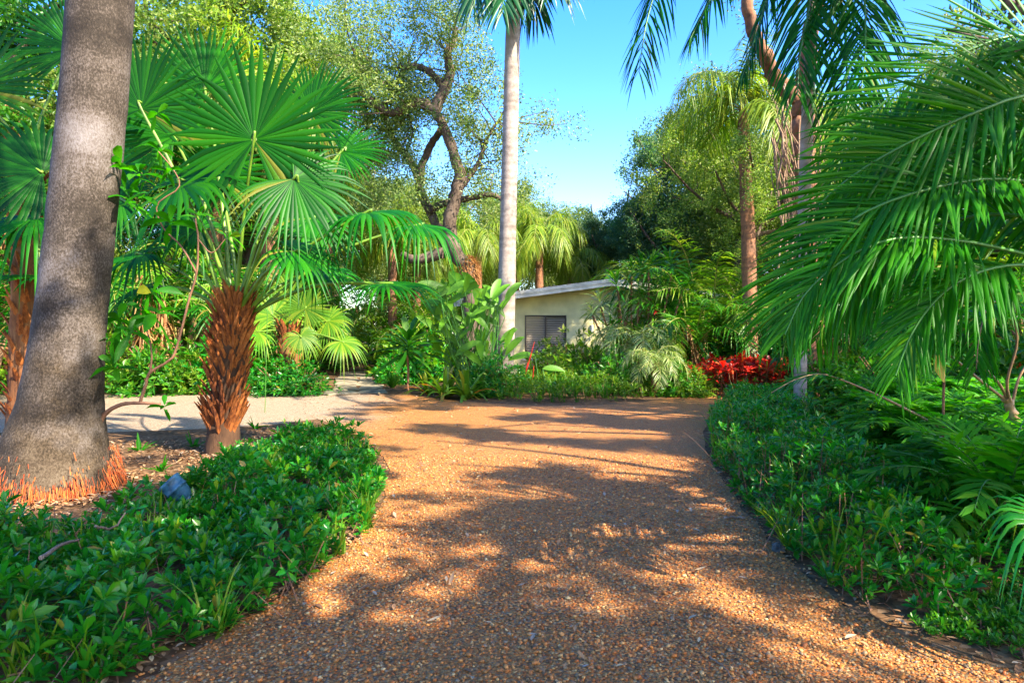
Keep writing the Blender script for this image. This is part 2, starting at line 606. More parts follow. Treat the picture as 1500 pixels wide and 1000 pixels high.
M = {}
M['palm'] = mat_leaf('palm_green', [(0, (0.002, 0.05, 0.001)), (0.5, (0.006, 0.10, 0.0015)), (0.9, (0.02, 0.15, 0.002)), (0.95, (0.10, 0.17, 0.006)), (1, (0.24, 0.16, 0.03))], 0.40, 0.45, (1.5, 2.0, 0.3), 0.22)
M['areca'] = mat_leaf('areca_green', [(0, (0.010, 0.10, 0.001)), (0.6, (0.024, 0.165, 0.002)), (0.96, (0.05, 0.22, 0.003)), (1, (0.2, 0.2, 0.01))], 0.48, 0.42, (1.5, 1.9, 0.2), 0.2)
M['dkpalm'] = mat_leaf('dark_palm_green', [(0, (0.006, 0.05, 0.008)), (1, (0.015, 0.10, 0.012))], 0.3, 0.4, (1.3, 1.7, 0.5))
M['queen'] = mat_leaf('queen_green', [(0, (0.10, 0.19, 0.012)), (0.6, (0.18, 0.27, 0.02)), (1, (0.30, 0.32, 0.03))], 0.45, 0.42, spec=0.3)
M['shrub'] = mat_leaf('shrub_green', [(0, (0.008, 0.13, 0.008)), (0.5, (0.02, 0.21, 0.014)), (0.8, (0.05, 0.25, 0.010)), (0.92, (0.10, 0.25, 0.01)), (0.985, (0.2, 0.28, 0.015)), (1, (0.35, 0.2, 0.03))], 0.38, 0.3, (1.3, 1.7, 0.3), 0.42)
M['lime'] = mat_leaf('lime_green', [(0, (0.05, 0.17, 0.006)), (0.5, (0.11, 0.25, 0.01)), (1, (0.24, 0.32, 0.02))], 0.42, 0.42, spec=0.3)
M['mid'] = mat_leaf('mid_green', [(0, (0.012, 0.11, 0.006)), (0.5, (0.035, 0.17, 0.008)), (1, (0.10, 0.23, 0.012))], 0.4, 0.38, spec=0.35)
M['oak'] = mat_leaf('oak_green', [(0, (0.06, 0.12, 0.022)), (0.5, (0.12, 0.185, 0.04)), (1, (0.32, 0.35, 0.14))], 0.45, 0.4, spec=0.3)
M['oaklit'] = mat_leaf('oak_pale_green', [(0, (0.06, 0.14, 0.018)), (0.5, (0.13, 0.21, 0.03)), (1, (0.30, 0.34, 0.09))], 0.45, 0.42, spec=0.3)
M['dark'] = mat_leaf('dark_tree_green', [(0, (0.03, 0.10, 0.05)), (0.6, (0.07, 0.16, 0.06)), (1, (0.18, 0.26, 0.10))], 0.42, 0.4, spec=0.35)
M['heli'] = mat_leaf('heliconia_green', [(0, (0.02, 0.14, 0.008)), (0.6, (0.06, 0.22, 0.012)), (1, (0.15, 0.28, 0.02))], 0.45, 0.42, spec=0.25)
M['red'] = mat_leaf('cordyline_red', [(0, (0.10, 0.006, 0.01)), (0.25, (0.38, 0.01, 0.01)), (0.5, (0.62, 0.03, 0.01)), (0.66, (0.2, 0.012, 0.015)), (0.8, (0.7, 0.09, 0.02)), (0.9, (0.10, 0.06, 0.015)), (1, (0.04, 0.11, 0.015))], 0.35, 0.4, (1.6, 0.9, 0.7), 0.4, 0.15)
M['fern'] = mat_leaf('fern_green', [(0, (0.02, 0.17, 0.004)), (0.6, (0.05, 0.24, 0.008)), (1, (0.12, 0.28, 0.012))], 0.42, 0.55, (1.4, 1.7, 0.3), 0.12)
M['yellow'] = mat_leaf('yellow_leaf', [(0, (0.55, 0.36, 0.03)), (1, (0.62, 0.45, 0.04))], 0.4, 0.5, (1.3, 1.2, 0.5))
M['brom'] = mat_leaf('strap_green', [(0, (0.06, 0.18, 0.01)), (0.6, (0.13, 0.24, 0.015)), (0.85, (0.28, 0.27, 0.02)), (1, (0.45, 0.13, 0.015))], 0.35, 0.35)
M['pale'] = mat_leaf('pale_frond', [(0, (0.12, 0.22, 0.03)), (0.6, (0.22, 0.30, 0.07)), (1, (0.42, 0.44, 0.22))], 0.35, 0.4)
M['dead'] = mat_leaf('dead_frond', [(0, (0.22, 0.10, 0.03)), (1, (0.45, 0.25, 0.08))], 0.3, 0.7, (1.3, 1.0, 0.6))
M['flower'] = mat_leaf('red_petal', [(0, (0.55, 0.02, 0.01)), (1, (0.7, 0.05, 0.02))], 0.3, 0.5, (1.5, 0.8, 0.6))
M['litter'] = mat_island('dry_leaf', [(0, (0.10, 0.05, 0.025)), (0.35, (0.25, 0.12, 0.05)), (0.7, (0.38, 0.20, 0.08)), (0.9, (0.30, 0.24, 0.17)), (1, (0.5, 0.34, 0.16))], 0.75)
M['pebble'] = mat_island('pebble', PEBBLE, 0.5, 0.4)
M['rachis'] = mat_flat('green_stalk', (0.05, 0.17, 0.02), 0.4, 0.2, 4)
M['petiole'] = mat_flat('palm_petiole', (0.13, 0.24, 0.02), 0.4, 0.3, 5)
M['yrachis'] = mat_flat('yellow_stalk', (0.25, 0.25, 0.05), 0.45, 0.25, 5)
M['royal'] = mat_bark('royal_palm_bark', [(0.25, (0.010, 0.007, 0.005)), (0.43, (0.035, 0.026, 0.018)), (0.53, (0.085, 0.066, 0.052)), (0.63, (0.14, 0.117, 0.105)), (0.85, (0.22, 0.20, 0.195))], (60, 60, 40), 0.6, 0.85, 0.3, 10, 0.012, 1.7, moss=(0.62, 0.50, 0.26))
M['greypalm'] = mat_bark('grey_palm_bark', [(0.15, (0.10, 0.075, 0.055)), (0.5, (0.27, 0.22, 0.18)), (0.85, (0.42, 0.36, 0.31))], (10, 10, 10), 0.4, 0.8, 0.45, 6, 0.02, 6.0)
M['oakbark'] = mat_bark('oak_bark', [(0.25, (0.03, 0.02, 0.014)), (0.5, (0.095, 0.066, 0.046)), (0.8, (0.22, 0.165, 0.12))], (14, 14, 4), 0.8, 0.9, 0, 8, 0.04)
M['redbark'] = mat_bark('reddish_palm_bark', [(0.25, (0.05, 0.025, 0.015)), (0.45, (0.17, 0.085, 0.05)), (0.62, (0.30, 0.13, 0.06)), (0.85, (0.36, 0.25, 0.17))], (18, 18, 6), 0.7, 0.9, 0.3, 8, 0.03, 7)
M['brownbark'] = mat_bark('brown_fibre_bark', [(0.25, (0.05, 0.02, 0.01)), (0.5, (0.20, 0.08, 0.03)), (0.8, (0.40, 0.19, 0.07))], (20, 20, 3), 0.8, 0.95, 0, 8, 0.03)
M['boot'] = mat_bark('palm_leaf_base', [(0.25, (0.03, 0.01, 0.005)), (0.42, (0.13, 0.035, 0.01)), (0.58, (0.36, 0.11, 0.022)), (0.72, (0.46, 0.20, 0.06)), (0.9, (0.32, 0.24, 0.08))], (30, 30, 4), 0.6, 0.8, 0, 8, 0.01)
M['blackbark'] = mat_bark('dark_fibre_bark', [(0.2, (0.02, 0.010, 0.006)), (0.6, (0.08, 0.04, 0.02)), (0.9, (0.20, 0.11, 0.05))], (20, 20, 8), 0.8, 0.95)
M['root'] = mat_island('palm_root', [(0, (0.04, 0.02, 0.01)), (0.2, (0.12, 0.05, 0.02)), (0.35, (0.22, 0.028, 0.005)), (0.6, (0.38, 0.07, 0.01)), (0.85, (0.44, 0.14, 0.025)), (1, (0.1, 0.06, 0.04))], 0.8)
M['twig'] = mat_flat('twig_brown', (0.22, 0.10, 0.05), 0.8, 0.3, 9)
M['cane'] = mat_flat('areca_cane', (0.30, 0.17, 0.08), 0.5, 0.35, 7)
M['vine'] = mat_bark('dry_vine', [(0.2, (0.10, 0.06, 0.035)), (0.5, (0.26, 0.17, 0.11)), (0.85, (0.44, 0.33, 0.25))], (30, 30, 3), 0.9, 0.95)

# ------------------------------------------------------------------ ground, drives, path
def mat_soil():
    m, nt, out = new_mat('soil_with_litter')
    L = nt.links
    tc = nd(nt, 'ShaderNodeTexCoord')
    v = nd(nt, 'ShaderNodeTexVoronoi'); v.inputs['Scale'].default_value = 22
    L.new(tc.outputs['Object'], v.inputs['Vector'])
    sp = nd(nt, 'ShaderNodeSeparateColor'); L.new(v.outputs['Color'], sp.inputs[0])
    rp = ramp(nt, [(0, (0.04, 0.02, 0.01)), (0.4, (0.10, 0.05, 0.022)), (0.75, (0.19, 0.10, 0.045)), (1, (0.26, 0.17, 0.10))])
    L.new(sp.outputs[0], rp.inputs[0])
    n2 = nd(nt, 'ShaderNodeTexNoise'); n2.inputs['Scale'].default_value = 1.2; n2.inputs['Detail'].default_value = 8
    L.new(tc.outputs['Object'], n2.inputs['Vector'])
    r2 = ramp(nt, [(0.35, (0.05, 0.035, 0.016)), (0.7, (0.18, 0.10, 0.05))]); L.new(n2.outputs[0], r2.inputs[0])
    c = mixc(nt, 0.5, rp.outputs[0], r2.outputs[0])
    b = nd(nt, 'ShaderNodeBsdfPrincipled'); b.inputs['Roughness'].default_value = 0.95; b.inputs['Specular IOR Level'].default_value = 0.1
    L.new(c, b.inputs['Base Color'])
    bp = nd(nt, 'ShaderNodeBump'); bp.inputs['Strength'].default_value = 0.8; bp.inputs['Distance'].default_value = 0.02
    L.new(sp.outputs[1], bp.inputs['Height']); L.new(bp.outputs[0], b.inputs['Normal'])
    L.new(b.outputs[0], out.inputs[0])
    return m


M['soil'] = mat_soil()
PALE = [(0, (0.32, 0.23, 0.14)), (0.4, (0.17, 0.11, 0.06)), (0.7, (0.38, 0.29, 0.19)), (1, (0.44, 0.36, 0.26))]
M['drive'] = mat_gravel('pebble_gravel', PEBBLE, 70, (0.24, 0.105, 0.022), 0.6, pale=PALE)
M['pave'] = M['drive']
M['flag'] = mat_flat('flagstone', (0.24, 0.20, 0.13), 0.9, 0.45, 3.5, 0.6)


def sheet(name, pts, z, mat):
    mb = MB()
    pts = np.asarray(pts, float)
    v = np.column_stack([pts[:, :2], np.full(len(pts), z)])
    me = bpy.data.meshes.new(name)
    me.from_pydata([tuple(p) for p in v], [], [tuple(range(len(v)))])
    me.materials.append(mat)
    o = bpy.data.objects.new(name, me)
    COL.objects.link(o)
    tag(o, kind='structure')
    return o


sheet('ground', [(-160, -60), (160, -60), (160, 220), (-160, 220)], 0.0, M['soil'])
DL = [(205, 1000), (330, 925), (450, 850), (540, 770), (568, 700), (552, 660), (505, 630), (455, 610), (420, 597), (455, 584), (520, 578)]
DR = [(600, 579), (680, 588), (760, 593), (850, 594), (930, 590), (990, 581), (1020, 574), (1034, 566), (1042, 561), (1078, 562), (1092, 572), (1066, 590), (1036, 620), (1034, 660), (1055, 700), (1105, 765), (1185, 850), (1310, 928), (1500, 985)]
left = smooth_path([G(*p) for p in DL], 60)
far = smooth_path([G(*p) for p in DR], 90)
left[:, :2] += rng.normal(size=(60, 2)) * 0.02
far[:, :2] += rng.normal(size=(90, 2)) * 0.02
DRIVE = np.vstack([[(-2.4, 1.6, 0), (-3.0, -12, 0), (4.2, -12, 0), (2.9, 1.6, 0)][::-1], ]).astype(float)
DRIVE = np.vstack([[(2.9, 1.6, 0), (4.2, -12, 0), (-3.0, -12, 0), (-1.75, 2.2, 0)], left, far])
sheet('gravel_drive', DRIVE, 0.008, M['drive'])
SIDE = np.array([G(500, 580), G(470, 579), G(380, 577.5), G(250, 576), G(140, 576), G(-400, 577), G(-900, 600), G(-600, 640), G(0, 634), G(140, 634), G(300, 628), G(400, 622), G(470, 613), G(520, 600)])
sheet('side_drive', SIDE, 0.004, M['pave'])

path = MB()
for (x0, x1, y0, y1) in [(475, 520, 573, 578.5), (523, 566, 571.5, 577), (484, 523, 565.5, 571.5), (526, 558, 564.5, 570.5), (488, 521, 560, 564.8), (524, 553, 558.5, 563.5), (492, 522, 554, 559), (525, 546, 553, 557.8), (495, 540, 548.5, 552.7), (498, 536, 545, 548)]:
    c = [G(x0, y1), G(x1, y1), G(x1 - 1, y0), G(x0 + 2, y0)]
    c = [p + np.array([rng.normal() * 0.05, rng.normal() * 0.12, 0]) for p in c]
    hz = 0.022 + rng.random() * 0.012
    v = [p + [0, 0, 0.001] for p in c] + [p + [0, 0, hz] for p in c]
    path.add(v, [(4, 5, 6, 7), (0, 1, 5, 4), (1, 2, 6, 5), (2, 3, 7, 6), (3, 0, 4, 7)])
tag(path.build('path', M['flag'], smooth=False), kind='structure')

# real pebbles lying loose on the near part of the drive
def pebbles(n, dmin, dmax, size):
    P = scatter(DRIVE, n * 6)
    P = P[(P[:, 1] > dmin) & (P[:, 1] < dmax)][:n]
    t = (1 + 5 ** 0.5) / 2
    ico = nrm(np.array([(-1, t, 0), (1, t, 0), (-1, -t, 0), (1, -t, 0), (0, -1, t), (0, 1, t), (0, -1, -t), (0, 1, -t), (t, 0, -1), (t, 0, 1), (-t, 0, -1), (-t, 0, 1)], float))
    fac = np.array([(0, 11, 5), (0, 5, 1), (0, 1, 7), (0, 7, 10), (0, 10, 11), (1, 5, 9), (5, 11, 4), (11, 10, 2), (10, 7, 6), (7, 1, 8), (3, 9, 4), (3, 4, 2), (3, 2, 6), (3, 6, 8), (3, 8, 9), (4, 9, 5), (2, 4, 11), (6, 2, 10), (8, 6, 7), (9, 8, 1)])
    P = P + rng.normal(size=P.shape) * 0.07
    N = len(P)
    s = size * np.exp(rng.normal(size=N) * 0.28)
    sc = np.stack([s, s * (0.6 + 0.35 * rng.random(N)), s * (0.4 + 0.25 * rng.random(N))], -1)
    V = ico[None] * sc[:, None] * (1 + rng.normal(size=(N, 12, 1)) * 0.1)
    a = rng.random(N) * 6.28
    ca, sa = np.cos(a)[:, None], np.sin(a)[:, None]
    V = np.stack([V[..., 0] * ca - V[..., 1] * sa, V[..., 0] * sa + V[..., 1] * ca, V[..., 2] + (V[..., 0] * rng.normal(size=(N, 1)) * 0.25)], -1)
    V[..., 0] += P[:, 0:1]; V[..., 1] += P[:, 1:2]; V[..., 2] += 0.008 + sc[:, 2:3] * 0.55
    mb = MB()
    mb.add(V.reshape(-1, 3), (fac[None] + np.arange(N)[:, None, None] * 12).reshape(-1, 3))
    return mb


pb = pebbles(42000, 2.7, 5.6, 0.0085)
p2 = pebbles(22000, 5.2, 9.0, 0.0095)
pb.add(np.concatenate(p2.v), p2.f[0][0])
tag(pb.build('loose_pebbles', M['pebble']), 'loose brown and tan pebbles covering the drive', 'gravel', kind='stuff')

# dry leaves and twigs on the beds
def litter_mesh(polys_n, size=0.055):
    mb = MB()
    for poly, n in polys_n:
        P = scatter(poly, n)
        a = rng.random(n) * 6.28
        d = np.stack([np.cos(a), np.sin(a), rng.normal(size=n) * 0.18], -1)
        L = size * (0.5 + rng.random(n))
        base = np.column_stack([P, 0.012 + rng.random(n) * 0.03])
        blades(mb, base, nrm(d), L, L * 0.42, rng.normal(size=n) * 0.15, 4, [0.15, 0.8, 0.9, 0.05], 0.4)
    return mb


BEDL = [G(150, 1010), G(330, 930), G(445, 855), G(530, 782), G(560, 712), G(545, 665), G(500, 636), G(440, 622), G(300, 640), G(100, 650), G(-300, 650), G(-700, 760), G(-500, 1010)]
BEDR = [G(1500, 985), G(1300, 922), G(1185, 850), G(1100, 760), G(1050, 690), G(1045, 630), G(1100, 580), G(1500, 590), G(2000, 700), G(2000, 985)]
RING = [b_ + np.array([math.cos(k * .5236) * .95, math.sin(k * .5236) * .95, 0]) for b_ in [G(78, 718)] for k in range(12)]
RING2 = [b_ + np.array([math.cos(k * .5236) * .7, math.sin(k * .5236) * .7, 0]) for b_ in [G(329, 664)] for k in range(12)]
lt = litter_mesh([(RING, 1600), (RING2, 700), (BEDL, 8000), (BEDR, 5200), (DRIVE, 2600)])
tag(lt.build('leaf_litter', M['litter']), 'dry brown leaf litter strewn over the planting beds', 'leaf litter', kind='stuff')

# ------------------------------------------------------------------ low shrub masses beside the drive
def bed_cover(poly, n, h0, h1, leaf, nl=9, m=0, lean=0.35, seed=0.0, K=4, asp=0.36, clear=None, gaps=None):
    mb = MB()
    P = scatter(poly, n)
    if gaps is not None:
        P = P[wave(P[:, 0], P[:, 1], 2.2, seed + 1.7) + 0.3 * rng.normal(size=len(P)) > gaps]
    hh = h0 + (h1 - h0) * np.clip(0.5 + 0.28 * wave(P[:, 0], P[:, 1], 1.5, seed), 0, 1)
    # lower towards the rim of the bed
    pl = np.asarray(poly)[:, :2]
    dmin = np.full(len(P), 9.0)
    for i in range(len(pl)):
        a, b = pl[i - 1], pl[i]
        ab = b - a
        t = np.clip(((P - a) @ ab) / (ab @ ab + 1e-9), 0, 1)
        dmin = np.minimum(dmin, np.linalg.norm(P - a - t[:, None] * ab, axis=1))
    hh *= np.clip(0.3 + dmin / 0.45 + 0.35 * rng.normal(size=len(P)), 0.15, 1.15)
    if clear is not None:
        c = np.asarray(clear)[:2]; cu = c / np.linalg.norm(c)
        q = P - c; al = q @ cu; la = np.abs(q[:, 0] * cu[1] - q[:, 1] * cu[0])
        hh = np.where((la < 0.24) & (al < 0.22) & (al > -1.3), np.minimum(hh, 0.06 + 0.13 * np.clip(-al / 0.9, 0, 1)), hh)
    z = hh * (1 - 0.75 * rng.random(len(P)) ** 2.2)
    Q = np.column_stack([P, z])
    A = np.column_stack([rng.normal(size=(len(P), 2)) * lean, np.ones(len(P))])
    far = P[:, 1] > 8.5
    for sel, k, nn in ((~far, K, nl), (far, 3, max(5, nl - 2))):
        if sel.any():
            rosettes(mb, Q[sel], A[sel], nn, leaf if k == K else leaf * 1.15, asp, m, K=k)
    nt_ = max(1, len(P) // 45)
    T_ = scatter(poly, nt_)
    T_ = np.repeat(T_, 14, 0) + rng.normal(size=(nt_ * 14, 2)) * 0.025
    dt = np.column_stack([rng.normal(size=(len(T_), 2)) * 0.4, np.ones(len(T_))])
    blades(mb, np.column_stack([T_, np.zeros(len(T_))]), nrm(dt), h1 * rng.uniform(0.6, 1.5, len(T_)), 0.014, 0.35, 5, [0.8, 1, 0.9, 0.5, 0.03], 0.3, 2)
    nd_ = max(1, len(P) // 16)
    D_ = scatter(poly, nd_)
    dd_ = np.column_stack([rng.normal(size=(nd_, 2)) * 0.9, np.ones(nd_)])
    blades(mb, np.column_stack([D_, np.zeros(nd_)]), nrm(dd_), h1 * rng.uniform(0.8, 1.35, nd_), 0.007, 0.2, 4, [1, 0.9, 0.7, 0.3], 0, 1)
    sel = rng.random(len(P)) < 0.3
    B = Q[sel]
    foot = B + np.column_stack([rng.normal(size=(len(B), 2)) * 0.12, -B[:, 2] + 0.0])
    d = B - foot
    L = np.linalg.norm(d, axis=1)
    blades(mb, foot, nrm(d), L, 0.008, 0.0, 3, [1, 1, 0.8], 0, 1)
    return mb


COVL = [G(130, 1015), G(335, 926), G(452, 856), G(537, 784), G(562, 712), G(535, 660), G(440, 645), G(330, 690), G(190, 755), G(120, 800), G(0, 805), G(-250, 840), G(-350, 1015)]
mb = bed_cover(COVL, 3300, 0.04, 0.42, 0.098, 9, gaps=-0.75, seed=0.4, lean=0.5, clear=G(268, 752))
tag(mb.build('ground_cover', [M['shrub'], M['twig'], M['lime']]), 'glossy dark green low shrubs spilling from the left bed', 'low shrubs', kind='stuff')
COVR = [G(1075, 588), G(1040, 625), G(1042, 675), G(1062, 706), G(1108, 763), G(1188, 848), G(1290, 912), G(1400, 912), G(1470, 870), G(1560, 800), G(1450, 760), G(1320, 745), G(1240, 700), G(1205, 650), G(1190, 605)]
mb = bed_cover(COVR, 5000, 0.15, 0.64, 0.085, 8, gaps=-1.0, seed=2.1, lean=0.5)
tag(mb.build('ground_cover', [M['shrub'], M['twig'], M['lime']]), 'dense glossy green low shrubs lining the right side of the drive', 'low shrubs', kind='stuff')
COVC = [G(1330, 925), G(1420, 945), G(1560, 985), G(1700, 985), G(1640, 840), G(1500, 850), G(1420, 890)]
mb = bed_cover(COVC, 900, 0.03, 0.14, 0.05, 7, seed=5.0, lean=0.8)
tag(mb.build('ground_cover', [M['mid'], M['twig'], M['lime']]), 'sparse creeping green growth on the soil in the lower right corner', 'creeping plants', kind='stuff')
COVM = [G(690, 581), G(760, 590), G(850, 591), G(930, 587), G(985, 578), G(1008, 571), G(985, 564), G(900, 568), G(800, 570), G(700, 570)]
mb = bed_cover(COVM, 1500, 0.2, 0.55, 0.13, 7, seed=4.0, K=3)
tag(mb.build('ground_cover', [M['lime'], M['twig'], M['mid']]), 'yellow-green leafy edging plants along the house bed', 'edging plants', kind='stuff')

# ------------------------------------------------------------------ royal palm with the thick grey trunk
b0 = G(78, 718)
D1 = b0[1]
rp = thing('royal_palm', 'massive grey palm trunk flaring at its orange-rooted foot, left of the drive', 'palm tree', (b0[0], b0[1], 0))
cl = [(75, 722, 88), (76, 705, 84), (79, 670, 74), (83, 640, 66), (89, 600, 57), (93, 560, 52), (100, 500, 48), (109, 420, 45.5), (118, 340, 45), (127, 250, 44.5), (138, 140, 44), (148, 0, 43.5), (160, -150, 42), (185, -500, 38), (200, -700, 33), (205, -760, 26), (212, -900, 20), (216, -980, 12)]
C = np.array([W(a, b, D1) for a, b, r in cl])
rr = np.array([r / 1000 * D1 for a, b, r in cl])
C2 = smooth_path(C, 80)
r2 = smooth_path(np.column_stack([rr, rr, rr]), 80)[:, 0]
mb = MB(); tube(mb, C2, r2, 32, wob=0.006)
mb.build('trunk', M['royal'], rp)
mb = MB()
n = 6500
a = rng.random(n) * 6.28
ztop = 0.19 + 0.07 * np.sin(a * 3 + 1) + 0.06 * np.sin(a * 7)
keep = (np.sin(a * 5 + 0.6) + 0.8 * np.sin(a * 11 + 2) + rng.normal(size=n) * 0.9) > -0.35
a = a[keep]; ztop = ztop[keep]; n = len(a)
zz = np.clip(ztop * rng.random(n) ** 0.6 * rng.lognormal(-0.25, 0.45, n), 0, 0.42)
rad = 0.585 + 0.05 * (1 - zz / 0.3) + rng.normal(size=n) * 0.012
base = np.column_stack([b0[0] + np.cos(a) * rad, b0[1] + np.sin(a) * rad, zz + 0.03])
d = np.column_stack([np.cos(a) * 0.3, np.sin(a) * 0.3, -np.ones(n)]) + rng.normal(size=(n, 3)) * 0.12
side = np.column_stack([-np.sin(a), np.cos(a), np.zeros(n)])
blades(mb, base, nrm(d), 0.04 + rng.random(n) ** 2 * 0.12, 0.004 + 0.007 * rng.random(n), -0.1, 4, [0.9, 1, 0.9, 0.5], 0.8, 0, side)
mb.build('roots', M['root'], rp)
top = C[-3]
frm = []
for k in range(3):
    mb = MB()
    el = (65, 35, 5)[k]
    L = 3.6
    pts = []
    p = np.zeros(3)
    for j in range(7):
        e = math.radians(el - j * (8 + 3 * k) * 1.4)
        pts.append(p.copy())
        p = p + np.array([math.cos(e), 0, math.sin(e)]) * L / 6
    pinnate(mb, pts, 70, 0.75, 0.045, (10, 50), 20, 0.6, 0.15, 4, 0.03, plum=25)
    frm.append(mb.mesh('frond', [M['palm'], M['rachis']]))
for k in range(15):
    o = bpy.data.objects.new('frond', frm[k % 3]); COL.objects.link(o); o.parent = rp
    o.location = tuple(top - np.array(rp.location)); o.rotation_euler = (0, 0, k * 2.4)

# ------------------------------------------------------------------ fan palms
def aim(deg, face):
    """leaf axis on the picture plane and a normal between 'towards the viewer' and 'up'"""
    ax = np.array([math.cos(R_(deg)), 0, math.sin(R_(deg))])
    n = np.array([0, -math.cos(R_(face)), math.sin(R_(face))])
    return ax, n


def fan_leaf(root, C0, hub, deg, face, R, droop=0.22, arc=300, lift=0.5, tip=1.0, mat='palm', tilt=0.0, nseg=42, pr=0.018):
    ax, n = aim(deg, face)
    ax = nrm(ax + np.array([0, tilt, 0]))
    mb = MB()
    fan_blade(mb, hub, ax, n, R, nseg, arc, 0.56, droop, 0.12, 0.06, tipdroop=tip)
    leaf = mb.build('fan_leaf', M[mat], root)
    mb = MB()
    mid = (C0 + hub) / 2 + np.array([0, 0, lift * np.linalg.norm(hub - C0) * 0.18])
    pts = smooth_path([C0, mid, hub, hub + ax * R * 0.08], 16)
    tube(mb, pts, np.linspace(pr * 1.7, pr * 0.7, 16), 6)
    mb.build('petiole', M['petiole'], leaf)
    return leaf


def boots(mb, C, rad, n, L=0.3, w=0.1, out=0.55, m=0):
    """old leaf bases: tapering wedges standing off the trunk"""
    C = np.asarray(C)
    t = np.sort(rng.random(n))
    for k in range(n):
        p = np.array([np.interp(t[k], np.linspace(0, 1, len(C)), C[:, j]) for j in range(3)])
        r = np.interp(t[k], np.linspace(0, 1, len(rad)), rad)
        a = k * 2.39996 + rng.normal() * 0.2
        o = np.array([math.cos(a), math.sin(a), 0]); s = np.array([-math.sin(a), math.cos(a), 0])
        l = L * (0.7 + 0.6 * rng.random()); ww = w * (0.7 + 0.5 * rng.random())
        d = nrm(UP + o * out * (0.6 + 0.8 * rng.random()) + s * rng.normal() * 0.15)
        q = p + o * r * 0.72
        V = []
        for (f, wd, th) in ((0, 1.25, 0.035), (0.45, 0.85, 0.03), (0.85, 0.55, 0.02), (1.0, 0.3, 0.008)):
            c = q + d * l * f + o * 0.06 * f * f
            V += [c - s * ww * wd / 2, c + o * th, c + s * ww * wd / 2, c - o * th * 0.6]
        F = []
        for i in range(3):
            for j in range(4):
                F.append((i * 4 + j, i * 4 + (j + 1) % 4, i * 4 + 4 + (j + 1) % 4, i * 4 + 4 + j))
        mb.add(V, F + [(12, 13, 14, 15)], m)


fb = G(329, 664)
DF = fb[1]
fp = thing('fan_palm', 'fan palm on a stout trunk bristling with orange-brown leaf stubs', 'palm tree', (fb[0], fb[1], 0))
tc_ = [(326, 668, 27), (327, 640, 23), (329, 610, 21), (333, 570, 22), (337, 530, 23), (341, 495, 23), (344, 470, 20), (346, 450, 14)]
C = np.array([W(a, b, DF) for a, b, r in tc_]); rr = np.array([r / 1000 * DF for a, b, r in tc_])
mb = MB(); tube(mb, smooth_path(C, 24), smooth_path(np.column_stack([rr] * 3), 24)[:, 0], 18, wob=0.03)
mb.build('trunk', M['blackbark'], fp)
mb = MB(); boots(mb, smooth_path(C[1:], 20), rr[1:] * 0.9, 380, 0.34, 0.085, 0.36)
mb.build('leaf_bases', M['boot'], fp, smooth=False)
C0 = W(345, 468, DF)
spec = [  # hub px,py,depth, screen angle, facing (0 = towards viewer, 90 = up), radius, droop, tip
    (372, 205, 8.5, 88, 12, 1.28, 0.06, 0.2, 310), (207, 160, 9.3, 84, 22, 1.15, 0.10, 0.3, 250), (262, 268, 8.7, 20, 55, 1.1, 0.30, 1.0, 300),
    (500, 222, 9.8, 8, 38, 0.75, 0.14, 0.8, 220), (430, 262, 8.4, -35, 35, 0.95, 0.25, 0.8, 260), (535, 312, 8.7, 5, 76, 0.92, 0.4, 1.4, 320),
    (566, 415, 8.9, -2, 80, 0.78, 0.28, 1.1, 300), (432, 368, 8.4, -20, 62, 0.7, 0.35, 1.2, 300), (290, 335, 9.6, 160, 60, 0.8, 0.35, 1.2, 300),
    (205, 372, 9.4, 190, 68, 0.85, 0.4, 1.3, 300), (255, 200, 9.9, 125, 25, 1.0, 0.1, 0.4, 280), (455, 165, 10.0, 50, 25, 0.95, 0.1, 0.5, 240),
    (215, 420, 9.9, 200, 70, 0.7, 0.4, 1.3, 280), (320, 260, 10.2, 100, 35, 0.95, 0.15, 0.6, 300), (470, 395, 9.9, -10, 70, 0.7, 0.4, 1.3, 280),
    (300, 130, 10.3, 110, 20, 1.1, 0.08, 0.4, 280), (175, 290, 10.0, 170, 45, 0.95, 0.3, 1.0, 300), (455, 320, 9.6, -20, 55, 0.8, 0.4, 1.2, 300), (610, 330, 9.9, -5, 75, 0.8, 0.5, 1.5, 300)]
for (a, b, dd, deg, face, R, dr, tip, arc) in spec:
    fan_leaf(fp, C0 + rng.normal(size=3) * 0.05, W(a, b, dd), deg, face, R, dr, arc, 0.5, tip, 'palm')

